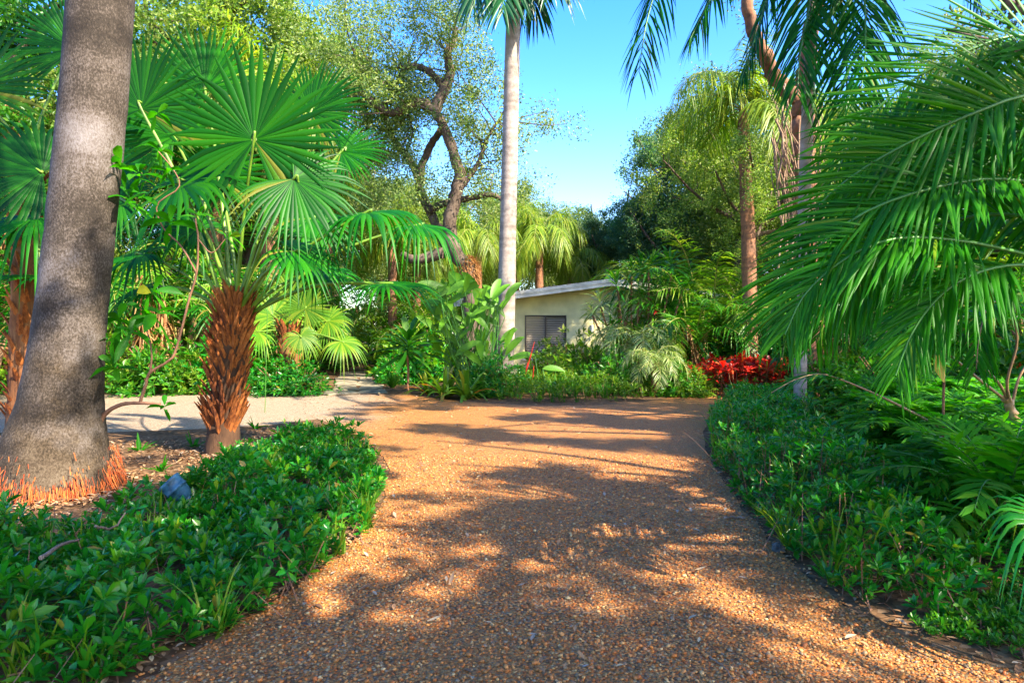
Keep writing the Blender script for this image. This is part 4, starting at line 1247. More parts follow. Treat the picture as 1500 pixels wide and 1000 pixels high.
# a palm leaf hanging in at the lower right
lb2 = np.array([2.95, 3.35, 0])
hl = thing('low_palm', 'low palm leaf drooping into the lower right corner', 'palm', lb2)
mb = MB()
fan_blade(mb, W(1556, 775, 3.3), (-0.75, -0.1, 0.2), (0.1, -0.5, 0.8), 0.42, 30, 200, 0.6, 0.6, 0.1, 0.05, tipdroop=1.2)
lf = mb.build('fan_leaf', M['shrub'], hl)
mb = MB(); tube(mb, smooth_path([lb2, lb2 + [-0.1, 0, 0.4], W(1556, 775, 3.3)], 10), 0.012, 6); mb.build('petiole', M['petiole'], lf)

# ------------------------------------------------------------------ house
HD = 24.5
hx = lambda px: (px - 750) / 1000 * HD
X0, X1, XR = hx(690), hx(1085), hx(893)
Ze, Zr = 2.74, 3.40
hs = thing('house', 'low cream-painted house with a shallow gable and a blind-covered window', 'house', (XR, HD, 0))
M['wall'] = mat_flat('cream_paint', (0.78, 0.68, 0.33), 0.8, 0.16, 1.5, 0.25, 0.2, 25)
M['trim'] = mat_flat('white_trim', (0.66, 0.61, 0.50), 0.7, 0.25, 2.5)
M['roof'] = mat_flat('roof_shingle', (0.16, 0.12, 0.09), 0.95, 0.5, 6.0, 0.6)
M['glass'] = mat_flat('window_glass', (0.03, 0.03, 0.035), 0.08, 0.1, 2, 0, 0.8)
M['frame'] = mat_flat('bronze_frame', (0.07, 0.05, 0.035), 0.5, 0.1, 2)
M['blind'] = mat_flat('brown_blind', (0.36, 0.28, 0.20), 0.5, 0.1, 2)
mb = MB()
wx0, wx1, wz0, wz1 = hx(768.5), hx(830), 0.75, EYE + 0.0285 * HD
yb = HD + 9
roofz = lambda x: Ze + (Zr - Ze) * (1 - abs(x - XR) / (XR - X0 + 0.01)) if x <= XR else Ze + (Zr - Ze) * (1 - (x - XR) / (X1 - XR))
# front wall with the window opening, courses of painted brick
def wallq(xa, xb, za, zb, zb2=None):
    zb2 = zb if zb2 is None else zb2
    mb.add([(xa, HD, za), (xb, HD, za), (xb, HD, zb2), (xa, HD, zb)], [(0, 1, 2, 3)])
wallq(X0, wx0, 0, roofz(X0), roofz(wx0)); wallq(wx1, XR, 0, roofz(wx1), Zr); wallq(XR, X1, 0, Zr, roofz(X1))
wallq(wx0, wx1, 0, wz0); wallq(wx0, wx1, wz1, roofz(wx0), roofz(wx1))
mb.add([(wx0, HD, wz0), (wx0, HD + .12, wz0), (wx0, HD + .12, wz1), (wx0, HD, wz1), (wx1, HD, wz0), (wx1, HD + .12, wz0), (wx1, HD + .12, wz1), (wx1, HD, wz1)], [(0, 3, 2, 1), (4, 5, 6, 7), (3, 7, 6, 2), (0, 1, 5, 4)])
mb.add([(X0, HD, 0), (X0, yb, 0), (X0, yb, Ze), (X0, HD, Ze), (X1, HD, 0), (X1, yb, 0), (X1, yb, Ze), (X1, HD, Ze)], [(0, 3, 2, 1), (4, 5, 6, 7)])
for z in np.arange(0.2, 3.3, 0.2):
    xa = X0 + 0.01; xb = X1 - 0.01
    if z > Ze - 0.02:
        t = (z - Ze) / (Zr - Ze) + 0.06
        xa = X0 + (XR - X0) * t; xb = X1 - (X1 - XR) * t
    if xb - xa < 0.5: continue
    for (a, b) in ([(xa, wx0 - 0.03), (wx1 + 0.03, xb)] if wz0 < z < wz1 + 0.02 and xa < wx0 - 0.03 else [(xa, xb)]):
        box(mb, (a, HD - 0.012, z), (b, HD - 0.001, z + 0.165))
mb.build('wall', M['wall'], hs, smooth=False)
OV = 0.75
mb = MB()
oh = 0.6
def roofside(xa, za, xb, zb):
    y0, y1 = HD - OV, yb + 0.3
    th = 0.10
    v = [(xa, y0, za), (xb, y0, zb), (xb, y1, zb), (xa, y1, za), (xa, y0, za + th), (xb, y0, zb + th), (xb, y1, zb + th), (xa, y1, za + th)]
    mb.add(v, [(0, 3, 2, 1), (4, 5, 6, 7), (0, 1, 5, 4), (1, 2, 6, 5), (2, 3, 7, 6), (3, 0, 4, 7)])
sl = (Zr - Ze) / (XR - X0); sr = (Zr - Ze) / (X1 - XR)
roofside(X0 - oh, Ze - sl * oh + 0.02, XR - 0.003, Zr + 0.02); roofside(XR + 0.003, Zr + 0.02, X1 + oh, Ze - sr * oh + 0.02)
roof = mb.build('roof', M['roof'], hs, smooth=False)
mb = MB()
def rake(xa, za, xb, zb, y, h0, h1, th):
    v = [(xa, y, za + h0), (xb, y, zb + h0), (xb, y + th, zb + h0), (xa, y + th, za + h0), (xa, y, za + h1), (xb, y, zb + h1), (xb, y + th, zb + h1), (xa, y + th, za + h1)]
    mb.add(v, [(0, 3, 2, 1), (4, 5, 6, 7), (0, 1, 5, 4), (1, 2, 6, 5), (2, 3, 7, 6), (3, 0, 4, 7)])
for (xa, za, xb, zb) in ((X0 - oh, Ze - sl * oh, XR - 0.004, Zr), (XR + 0.004, Zr, X1 + oh, Ze - sr * oh)):
    rake(xa, za, xb, zb, HD - OV - 0.03, -0.10, 0.06, 0.027)
    rake(xa, za, xb, zb, HD - OV - 0.06, 0.03, 0.15, 0.029)
mb.build('fascia', M['trim'], roof, smooth=False)
mb = MB(); n = 900
q = rng.random(n)
xx = X0 - oh + q * (XR + 1.5 - X0 + oh)
zz_ = np.array([roofz(min(max(x, X0), X1)) + (sl * min(0, x - X0)) for x in xx]) + 0.13
aa = rng.random(n) * 6.28
blades(mb, np.column_stack([xx, HD - OV + rng.random(n) ** 2 * 2.5 - 0.01, zz_ + rng.random(n) * 0.04]), nrm(np.column_stack([np.cos(aa), np.sin(aa), rng.random(n) * 0.4])), 0.14, 0.05, 0.2, 3, [0.2, 1, 0.1], 0.3)
mb.build('roof_litter', M['litter'], roof)
mb = MB(); tube(mb, [(X0 + 0.18, HD - 0.05, 0.05), (X0 + 0.18, HD - 0.05, Ze - 0.1)], 0.035, 8); tube(mb, [(wx1 + 0.9, HD - 0.05, 1.7), (wx1 + 0.9, HD - 0.05, 1.95)], 0.06, 8); mb.build('downpipe', M['trim'], hs)
# window: frame, glass, blind
mb = MB()
fw = 0.05
yf = HD + 0.03
for (a, b, c, d_) in ((wx0, wx1, wz1 - fw, wz1), (wx0, wx1, wz0, wz0 + fw), (wx0, wx0 + fw, wz0 + fw, wz1 - fw), (wx1 - fw, wx1, wz0 + fw, wz1 - fw), ((wx0 + wx1) / 2 - 0.03, (wx0 + wx1) / 2 + 0.03, wz0 + fw, wz1 - fw)):
    box(mb, (a + 0.002, yf, c + 0.002), (b - 0.002, yf + 0.05, d_ - 0.002))
win = mb.build('window', M['frame'], hs, smooth=False)
mb = MB(); box(mb, (wx0 - 0.08, HD - 0.07, wz0 - 0.075), (wx1 + 0.08, HD - 0.014, wz0 - 0.003)); mb.build('sill', M['trim'], win, smooth=False)
mb = MB(); box(mb, (wx0 + 0.01, yf + 0.17, wz0 + 0.01), (wx1 - 0.01, yf + 0.18, wz1 - 0.01)); mb.build('pane', M['glass'], win, smooth=False)
mb = MB()
for z in np.arange(wz0 + 0.07, wz1 - 0.06, 0.065):
    mb.add([(wx0 + 0.06, yf + 0.07, z), (wx1 - 0.06, yf + 0.07, z), (wx1 - 0.06, yf + 0.1, z + 0.04), (wx0 + 0.06, yf + 0.1, z + 0.04)], [(0, 1, 2, 3)])
mb.build('blind', M['blind'], win, smooth=False)

# ------------------------------------------------------------------ plants of the house bed
def make_bush(name, r, h, leaf, n, mat, stems=8):
    t = thing(name, 'bush', 'bush')
    mb = MB()
    for k in range(stems):
        a = k * 2.4; rr = r * 0.55
        tube(mb, smooth_path([(0.05 * math.cos(a), 0.05 * math.sin(a), -0.02), (rr * .4 * math.cos(a), rr * .4 * math.sin(a), h * 0.45), (rr * math.cos(a), rr * math.sin(a), h * 0.8)], 6), 0.012, 5, cap=False)
    mb.build('stems', M['twig'], t)
    mb = MB()
    u = nrm(rng.normal(size=(n, 3))); u[:, 2] = np.abs(u[:, 2]) * 1.0
    rad = rng.random(n) ** 0.35
    lump = 1 + 0.18 * np.sin(u[:, 0] * 5 + 1) * np.cos(u[:, 1] * 6) + 0.1 * rng.normal(size=n)
    P = u * (rad * lump)[:, None] * np.array([r, r, h])
    P[:, 2] = np.maximum(P[:, 2], 0.04)
    A = u + np.array([0, 0, 0.6]) + rng.normal(size=(n, 3)) * 0.4
    rosettes(mb, P, A, 6, leaf, 0.4, 0, K=3, fold=0.3)
    mb.build('foliage', M[mat], t)
    return t


BA = make_bush('bush', 0.8, 1.1, 0.14, 420, 'shrub')
BB = make_bush('bush', 0.9, 1.3, 0.20, 300, 'mid')
BC = make_bush('bush', 0.7, 0.9, 0.11, 520, 'lime')


def PB(pr, px, d, sc, lab, mat=None, grp=None):
    place(pr, ((px - 750) / 1000 * d, d, 0), rng.uniform(0, 6.28), sc, lab, grp, 'bush', [('foliage', M[mat])] if mat else None)


PB(BA, 405, 18.0, (1.1, 0.9, 0.85), 'dark clipped bush left of the flagstone path, its left half', 'shrub')
PB(BA, 442, 18.0, (0.9, 0.9, 0.8), 'dark clipped bush bordering the flagstone path', 'shrub')
PB(BA, 730, 17.8, (1.0, 0.9, 0.95), 'dark leafy bush at the foot of the tall pale palm', 'shrub')
PB(BA, 716, 17.6, 0.7, 'small dark bush between the strap-leaved clump and the tall palm', 'mid')
PB(BB, 830, 21.5, (1.2, 1, 1.25), 'airy green bush under the house window', 'oaklit')
PB(BB, 870, 20.5, (1.1, 1, 1.15), 'pale sunlit bush against the cream wall, right of the window', 'lime')
PB(BC, 800, 19.5, 1.15, 'low lime bush in front of the window', 'lime')
PB(BC, 900, 18.5, 1.2, 'round lime green bush left of the pale feathery palm', 'mid')
PB(BC, 990, 17.8, 1.0, 'bright bush at the right end of the house bed', 'mid')
PB(BB, 985, 22.4, (1.3, 1, 2.1), 'tallest mid-green bush at the right end of the gable', 'mid')
PB(BB, 940, 21.6, (1.1, 1, 1.7), 'tall lime bush against the right part of the cream wall', 'lime')
PB(BB, 1000, 21, (1.3, 1, 1.7), 'green bush behind the pale feathery palm', 'mid')
PB(BA, 583, 22, 1.0, 'dark bush to the right of the flagstone path', 'shrub')
PB(BA, 612, 23, 1.4, 'dark bush behind the little umbrella-leaved plant', 'shrub')
PB(BB, 640, 24, 1.7, 'tall green bush in front of the oak trunk', 'lime')
PB(BB, 610, 28, 2.0, 'large lime bush at the end of the flagstone path', 'lime')
PB(BB, 430, 29, 2.0, 'large green bush left of the path end', 'mid')
PB(BB, 1045, 26, 2.2, 'largest lime bush in the thicket behind the red bushes', 'lime')
PB(BB, 1095, 25, 2.0, 'broad lime bush just left of the red-barked palm trunk', 'lime')
PB(BB, 1055, 21, 1.2, 'leafy bush rising behind the red bushes', 'mid')
PB(BB, 1120, 21, 1.4, 'leafy bush beside the red-barked palm foot', 'mid')
PB(BC, 1015, 17.6, 0.8, 'spiky pale green plant beside the red bushes', 'lime')
for k in range(26):
    d = rng.uniform(36, 47)
    px = -500 + k * 95 + rng.uniform(-20, 20)
    PB((BA, BB)[k % 2], px, d, (3.2, 2.5, 3.0), 'broad bush of the green screen far behind the house and path', ('mid', 'lime', 'dark')[k % 3], 'bushes of the far green screen')
PB(BB, 1205, 15.4, (0.8, 0.8, 0.95), 'green bush hiding the foot of the vine-wrapped trunk', 'mid')
# hedge bank beyond the side drive
for k, (px, d, s, mt) in enumerate([(-120, 19, 1.4, 'mid'), (-40, 18.6, 1.2, 'shrub'), (30, 18.8, 1.3, 'lime'), (95, 18.5, 1.2, 'mid'), (165, 18.6, 1.1, 'lime'), (225, 18.4, 1.2, 'mid'), (285, 18.6, 1.0, 'lime'), (335, 19.2, 1.3, 'shrub'), (375, 20, 1.4, 'mid')]):
    PB((BA, BB)[k % 2], px, d, s, 'leafy bush in the bank along the far edge of the pale side drive', mt, 'bushes along the far edge of the side drive')
for k, (px, d, s, mt) in enumerate([(1190, 20, 1.5, 'mid'), (1240, 17, 1.3, 'lime'), (1300, 14, 1.1, 'mid'), (1360, 15, 1.5, 'lime'), (1420, 13, 1.2, 'mid'), (1490, 13, 1.5, 'lime'), (1560, 12, 1.6, 'mid'), (1450, 18, 2.0, 'lime'), (1330, 20, 2.0, 'mid'), (1550, 17, 2.2, 'mid')]):
    PB((BB, BC)[k % 2], px, d, s, 'leafy bush in the tangle behind the areca fronds at the right', mt, 'bushes behind the areca fronds')

# red cordylines
def make_cordyline():
    t = thing('cordyline', 'red plant', 'plant')
    mb = MB(); heads = []
    for k in range(9):
        a = k * 2.4; rr = 0.12 + 0.22 * rng.random()
        top = np.array([rr * math.cos(a) * 1.6, rr * math.sin(a) * 1.6, 0.35 + 0.55 * rng.random()])
        tube(mb, smooth_path([(rr * .3 * math.cos(a), rr * .3 * math.sin(a), -0.02), top * [.7, .7, .5], top], 6), 0.012, 5, cap=False)
        heads.append(top)
    mb.build('stems', M['twig'], t)
    mb = MB()
    H_ = np.array(heads)
    rosettes(mb, H_, np.column_stack([H_[:, :2] * 0.6, np.ones(len(H_))]), 16, 0.42, 0.26, 0, (8, 85), 5, 0.3, 0.35)
    mb.build('foliage', M['red'], t)
    return t


CO = make_cordyline()
for (px, d, s, lab) in [(1026, 18.6, 0.72, 'leftmost red-leaved plant, next to the spiky pale green one'), (1052, 18.0, 0.85, 'scarlet-leaved plant second from the path side'), (1078, 17.4, 0.81, 'low scarlet-leaved plant in the front of the red group'), (1100, 18.2, 0.94, 'tallest red-leaved plant in the middle of the red group'), (1120, 17.5, 0.89, 'red-leaved plant nearest the slim grey palm trunk'), (1066, 19.4, 0.94, 'dark red plant at the back of the red group'), (1135, 18.8, 0.85, 'dark red plant at the right end of the red group')]:
    place(CO, ((px - 750) / 1000 * d, d, 0), rng.uniform(0, 6.28), s, lab, 'red-leaved plants beside the drive bend', 'plant')

# heliconia / ginger clump
def paddles(root, items, name='leaf', mat='heli', wid=0.24):
    for (base, top, L, az, tilt) in items:
        mb = MB()
        base = np.asarray(base, float); top = np.asarray(top, float)
        tube(mb, smooth_path([base, (base + top) / 2 + rng.normal(size=3) * 0.04, top], 8), np.linspace(0.02, 0.01, 8), 5, 1, cap=False)
        d = np.array([[math.cos(az) * math.cos(tilt), math.sin(az) * math.cos(tilt), math.sin(tilt)]])
        side = np.cross(d[0], nrm(np.array([rng.normal() * 0.3, -0.8, 0.6])))[None]
        blades(mb, top[None], d, L, wid * L / 0.8, 0.3, 9, [0.15, 0.75, 1, 1, 0.9, 0.65, 0.05], 0.25, 0, side)
        mb.build(name, [M[mat], M['rachis']], root)


hcb = np.array([(690 - 750) / 1000 * 18.6, 18.6, 0])
hc = thing('heliconia', 'tall clump of broad paddle leaves between the oak foot and the tall pale palm', 'plant', hcb)
items = []
for k in range(85):
    b = hcb + np.array([rng.normal() * 0.35, rng.normal() * 0.3, 0])
    t_ = W(rng.uniform(636, 742), rng.uniform(425, 540), 18.6 + rng.normal() * 0.5)
    items.append((b, t_, rng.uniform(0.6, 1.1), rng.uniform(-0.6, 3.7) if rng.random() < .7 else rng.uniform(0, 6.28), R_(rng.uniform(30, 85))))
paddles(hc, items, wid=0.17)
# two red-stemmed heliconias in front of the window
for (px, lab) in [(790, 'pair of orange-stemmed paddle leaves in front of the window'), ]:
    bb = np.array([(px - 750) / 1000 * 17.9, 17.9, 0])
    t = thing('heliconia', lab, 'plant', bb)
    paddles(t, [(bb, W(783, 520, 17.9), 0.7, math.pi, R_(5)), (bb + [0.1, 0, 0], W(795, 540, 17.9), 0.6, 0.1, R_(10)), (bb, W(772, 545, 17.9), 0.5, 2.6, R_(35)), (bb, W(802, 550, 17.9), 0.5, 0.6, R_(50))])
    mb = MB()
    for (a, b, c, d_) in ((772, 540, 783, 500), (770, 548, 773, 530), (780, 560, 782, 535)):
        tube(mb, [W(a, b, 17.8), W((a + c) / 2, (b + d_) / 2, 17.8), W(c, d_, 17.8)], [0.012, 0.018, 0.005], 6)
    mb.build('flower', M['flower'], t)


def make_strap(name, n, L, w_, tilt, droop, mat, cat='plant', K=6):
    t = thing(name, 'strap plant', cat)
    mb = MB()
    az = rng.random(n) * 6.28
    ti = np.radians(rng.uniform(*tilt, n))
    d = np.column_stack([np.cos(az) * np.sin(ti), np.sin(az) * np.sin(ti), np.cos(ti)])
    base = np.column_stack([np.cos(az) * 0.05, np.sin(az) * 0.05, np.zeros(n)])
    blades(mb, base, d, L * rng.uniform(0.6, 1.1, n), w_, rng.uniform(*droop, n), K, [0.8, 1, 0.95, 0.8, 0.55, 0.03], 0.4)
    mb.build('foliage', M[mat], t)
    return t


BR = make_strap('strap_lily', 40, 1.35, 0.11, (5, 62), (0.3, 0.85), 'brom')
for (px, d, s, lab) in [(652, 17.2, 1.05, 'strap-leaved lily at the gravel edge, left of its pair'), (684, 16.9, 1.0, 'strap-leaved lily at the gravel edge with an orange leaf'), (628, 18.2, 0.8, 'smaller strap-leaved lily near the umbrella-leaved plant')]:
    place(BR, ((px - 750) / 1000 * d, d, 0), rng.uniform(0, 6.28), s, lab, None, 'plant')
GR = make_strap('grass_tuft', 130, 0.75, 0.018, (2, 40), (0.1, 0.6), 'mid')
for (px, d, s, lab) in [(815, 17.6, 1.1, 'tall grass tuft in the house bed, below the window'), (838, 17.3, 1.2, 'tallest grass tuft in the middle of the house bed'), (862, 17.6, 1.0, 'grass tuft right of the tallest one'), (885, 17.2, 0.9, 'grass tuft left of the pale feathery palm'), (575, 20.5, 1.0, 'grassy tuft beside the flagstones')]:
    place(GR, ((px - 750) / 1000 * d, d, 0), rng.uniform(0, 6.28), s, lab, None, 'grass')
# umbrella plant
ub = np.array([(597 - 750) / 1000 * 18.4, 18.4, 0])
um = thing('umbrella_plant', 'small plant with an umbrella of long leaves on one thin dark stem', 'plant', ub)
mb = MB(); tube(mb, smooth_path([ub, ub + [0.02, 0, 0.6], W(597, 520, 18.4)], 8), 0.035, 7); mb.build('stem', M['twig'], um)
mb = MB(); rosettes(mb, np.repeat(W(597, 518, 18.4)[None], 2, 0), np.array([[0, 0, 1.0], [0.1, -0.2, 1]]), 22, 1.05, 0.17, 0, (35, 105), 6, 0.3, 0.25); mb.build('foliage', M['mid'], um)

# pale feathery dwarf palms and dracaenas at the right end of the house bed
PF = frond_meshes([(1.3, 75, -50), (1.4, 45, -70), (1.2, 15, -85)], 'pale', 'yrachis', 34, 0.36, 0.025, 0.5, 10)
PD = feather_palm('dwarf_palm', 1.05, 0.09, 'brownbark', PF, 22)
for (px, d, s, lab) in [(958, 17.7, 0.82, 'pale feathery dwarf palm leaning over the gravel'), (935, 19.6, 1.25, 'greener dwarf palm behind the pale feathery one')]:
    place(PD, ((px - 750) / 1000 * d, d, 0), rng.uniform(0, 6.28), s, lab, None, 'palm')


def dracaena(name, lab, px, d, heads, mat):
    b = np.array([(px - 750) / 1000 * d, d, 0])
    t = thing(name, lab, 'plant', b)
    mb = MB()
    for (a, y) in heads:
        tube(mb, smooth_path([b + rng.normal(size=3) * [.1, .1, 0], (b + W(a, y, d)) / 2 + rng.normal(size=3) * 0.1, W(a, y, d)], 8), 0.03, 6)
    mb.build('stems', M['twig'], t)
    mb = MB()
    P = np.array([W(a, y, d) for a, y in heads])
    rosettes(mb, P, np.column_stack([rng.normal(size=(len(P), 2)) * 0.3, np.ones(len(P))]), 40, 0.75, 0.085, 0, (5, 120), 6, 0.3, 0.35)
    mb.build('foliage', M[mat], t)


dracaena('dracaena', 'spiky-headed dracaena against the right part of the cream wall', 915, 21, [(905, 440), (880, 450), (925, 425), (940, 455), (900, 475), (868, 462)], 'pale')
dracaena('dracaena', 'mid-sized dracaena whose spiky heads hide the right half of the wall', 940, 20.8, [(915, 470), (935, 440), (955, 465), (975, 445), (995, 470), (925, 405), (950, 395), (985, 395), (1000, 425), (905, 425), (965, 420), (890, 490)], 'mid')
dracaena('dracaena', 'tall spiky dracaena covering the right end of the gable', 965, 22, [(950, 420), (975, 400), (990, 430), (960, 450), (1005, 410), (985, 465), (1010, 455), (940, 400), (1020, 430)], 'mid')

# ------------------------------------------------------------------ areca and bamboo-like clumps of the mid distance
AF = frond_meshes([(2.4, 82, -10), (2.6, 70, -40), (2.4, 58, -60)], 'mid', 'yrachis', 40, 0.55, 0.04, 0.5, 12)


def make_clump(name, n=15):
    t = thing(name, 'clump', 'palm')
    mb = MB()
    for k in range(7):
        a = k * 0.9; r = 0.2 + 0.12 * rng.random()
        tube(mb, smooth_path([(r * .5 * math.cos(a), r * .5 * math.sin(a), -0.03), (r * math.cos(a), r * math.sin(a), 0.7), (1.5 * r * math.cos(a), 1.5 * r * math.sin(a), 1.4)], 6), 0.04, 7, cap=False)
    mb.build('canes', M['cane'], t)
    for k in range(n):
        o = bpy.data.objects.new('frond', AF[k % 3]); COL.objects.link(o); o.parent = t
        r = 0.25
        a = k * 2.39996
        o.location = (r * math.cos(a), r * math.sin(a), 0.7 + 0.8 * rng.random()); o.rotation_euler = (rng.normal() * 0.15, rng.normal() * 0.12, a + rng.normal() * 0.2)
    return t


AC = make_clump('areca_clump')
CL = [(1062, 24, 1.7, 'lime'), (1092, 22.3, 1.35, 'lime'), (1025, 26, 1.8, 'lime'), (1012, 20.8, 1.2, 'mid'), (1045, 21.6, 1.35, 'lime'), (1010, 24, 1.0, 'mid'), (1045, 22.5, 1.1, 'palm'), (1135, 23, 1.2, 'mid'), (1075, 25, 1.2, 'lime'), (985, 27, 1.2, 'mid'), (1220, 18, 1.2, 'palm'), (1290, 21, 1.5, 'mid'), (1350, 17, 1.3, 'palm'), (1440, 16, 1.3, 'mid'), (1520, 14.5, 1.4, 'palm'), (1400, 21, 1.8, 'lime'), (1500, 20, 1.9, 'mid')]
for (px, d, s, mt) in CL:
    place(AC, ((px - 750) / 1000 * d, d, 0), rng.uniform(0, 6.28), s, 'feathery cane palm clump in the thicket between the house and the right edge', 'cane palms of the right thicket', 'palm', [('frond', M[mt])])
CLL = [(-90, 17, 1.5, 'palm'), (0, 20.5, 1.6, 'mid'), (70, 22, 1.8, 'lime'), (150, 20.5, 1.5, 'mid'), (200, 23, 1.9, 'lime'), (265, 21, 1.5, 'palm'), (310, 24, 1.8, 'mid'), (365, 22.5, 1.4, 'lime'), (405, 25, 1.5, 'mid'), (600, 30, 1.4, 'mid'), (640, 28, 1.3, 'lime'), (510, 34, 1.3, 'lime'), (-30, 15.2, 1.2, 'palm'), (130, 27, 2.2, 'mid'), (260, 29, 2.4, 'lime'), (400, 30, 2.2, 'mid'), (20, 27, 2.3, 'mid')]
for (px, d, s, mt) in CLL:
    place(AC, ((px - 750) / 1000 * d, d, 0), rng.uniform(0, 6.28), s, 'feathery cane palm clump in the thicket beyond the pale side drive', 'cane palms of the left thicket', 'palm', [('frond', M[mt])])
# rusty stems standing in the left thicket
for k, (px, d, s, h, lab) in enumerate([(205, 19.4, 0.10, 3.3, 'rusty orange stem left of the fan palm, the left of two'), (235, 19.8, 0.13, 2.9, 'rusty orange stem left of the fan palm, the right of two'), (40, 19.2, 0.16, 6.5, 'rusty trunk behind the hidden fan palm at the left edge'), (62, 21, 0.12, 7.5, 'thin rusty trunk rising at the upper left'), (10, 18.6, 0.2, 8, 'brown trunk at the far left edge'), (95, 24, 0.12, 9, 'thin pale trunk close to the left of the massive trunk'), (1010, 20.4, 0.09, 1.9, 'thin stem behind the red bushes')]):
    b = np.array([(px - 750) / 1000 * d, d, 0])
    t = thing('dead_palm', lab, 'tree trunk', b)
    mb = MB(); P = limb(mb, [b - [0, 0, .05], b + [0.1, 0, h * 0.5], b + [-0.05, 0.1, h]], s, s * 0.7, 9, seg=20, wob=0.08); mb.build('trunk', M['brownbark'], t)
    mb = MB(); n = 120
    q = P[rng.integers(3, 20, n)]
    a = rng.random(n) * 6.28
    blades(mb, q + np.column_stack([np.cos(a) * s, np.sin(a) * s, np.zeros(n)]), nrm(np.column_stack([np.cos(a), np.sin(a), -1.2 + rng.normal(size=n) * 0.5])), 0.5, 0.06, 0.5, 4, [0.8, 1, 0.6, 0.1], 0.3)
    mb.build('dry_leaves', M['dead'], t)

# ------------------------------------------------------------------ sapling with curved brown stems before the massive trunk
sb = G(128, 716); DS = sb[1]
st = thing('sapling', 'spindly sapling with curved brown stems arching right from the trunk foot', 'sapling', sb)
mb = MB(); ws = lambda a, b, d=DS: W(a, b, d)
S1 = limb(mb, [sb, ws(133, 670), ws(142, 630), ws(155, 605), ws(180, 592), ws(205, 590), ws(235, 592)], 0.035, 0.014, 8, seg=24)
S2 = limb(mb, [ws(205, 590), ws(213, 565), ws(220, 545), ws(245, 530), ws(258, 512), ws(275, 445), ws(288, 400), ws(290, 350), ws(286, 320)], 0.018, 0.008, 7, seg=30)
S3 = limb(mb, [ws(288, 400), ws(265, 360), ws(240, 335), ws(230, 300), ws(262, 275), ws(255, 250), ws(232, 222)], 0.01, 0.005, 6, seg=20)
S4 = limb(mb, [ws(130, 700), ws(117, 670), ws(113, 640)], 0.02, 0.008, 6)
S5 = limb(mb, [ws(290, 350), ws(310, 370), ws(330, 350)], 0.008, 0.004, 5)
S6 = limb(mb, [ws(220, 545), ws(222, 515), ws(214, 470), ws(218, 430)], 0.012, 0.005, 6)
mb.build('stems', M['twig'], st)
mb = MB()
hp_ = [ws(a, b, DS + rng.normal() * 0.15) for (a, b) in [(232, 222), (228, 168), (205, 262), (180, 248), (160, 240), (245, 255), (210, 290), (190, 300), (218, 430), (205, 455), (225, 465), (190, 490), (165, 500), (155, 520), (170, 540), (286, 320), (330, 350), (250, 330), (240, 600), (235, 500), (175, 470)]]
hp_ = np.array(hp_)
rosettes(mb, hp_, np.column_stack([rng.normal(size=(len(hp_), 2)) * 0.5, np.ones(len(hp_)) * 0.5]), 7, 0.24, 0.34, 0, (30, 110), 5, 0.3, 0.4)
mb.build('foliage', M['areca'], st)
# broad-leaved tufts at the trunk foot, little seedlings
sg = make_strap('seedling', 12, 0.34, 0.05, (10, 65), (0.1, 0.5), 'areca')
for (px, py, s, lab) in [(178, 742, 1.0, 'bright strap-leaved seedling at the right foot of the massive trunk'), (150, 800, 0.9, 'seedling below the orange roots'), (285, 655, 0.8, 'seedling just left of the fan palm foot'), (375, 628, 0.8, 'seedling right of the fan palm foot'), (235, 690, 0.7, 'seedling between the trunk foot and the lamp'), (20, 830, 1.1, 'seedling low at the left edge'), (205, 660, 0.8, 'seedling behind the curved sapling')]:
    p = G(px, py)
    place(sg, p, rng.uniform(0, 6.28), s, lab, None, 'seedling')
# ferns and light weeds on the right
fern = thing('fern', 'fern', 'fern')
FM = frond_meshes([(0.75, 88, 10), (0.8, 74, -25), (0.7, 58, -40)], 'fern', 'rachis', 30, 0.16, 0.035, 0.2, 5, K=3, rad=0.006, plum=4)
for k in range(22):
    o = bpy.data.objects.new('frond', FM[k % 3]); COL.objects.link(o); o.parent = fern
    o.rotation_euler = (0, 0, k * 2.4); o.location = (0.04 * math.cos(k * 2.4), 0.04 * math.sin(k * 2.4), 0)
for k in range(46):
    if k < 36:
        px, py = rng.uniform(1290, 1560), rng.uniform(622, 705)
        if px < 1340 and py > 660: py = 640
    else:
        px, py = rng.uniform(1470, 1570), rng.uniform(700, 800)
    place(fern, G(px, py), rng.uniform(0, 6.28), rng.uniform(1.1, 1.9), 'bright green fern in the fern bank behind the bent areca cane', 'ferns behind the areca cane', 'fern')
WE = make_bush('weed', 0.35, 0.5, 0.075, 150, 'lime', 7)
for k in range(20):
    place(WE, G(rng.uniform(1195, 1320), rng.uniform(618, 672)), rng.uniform(0, 6.28), rng.uniform(0.7, 1.2), 'light green weed with reddish stems on the bare soil inside the right bed', 'weeds on the bare soil patch', 'weed', [('foliage', M['lime'])])
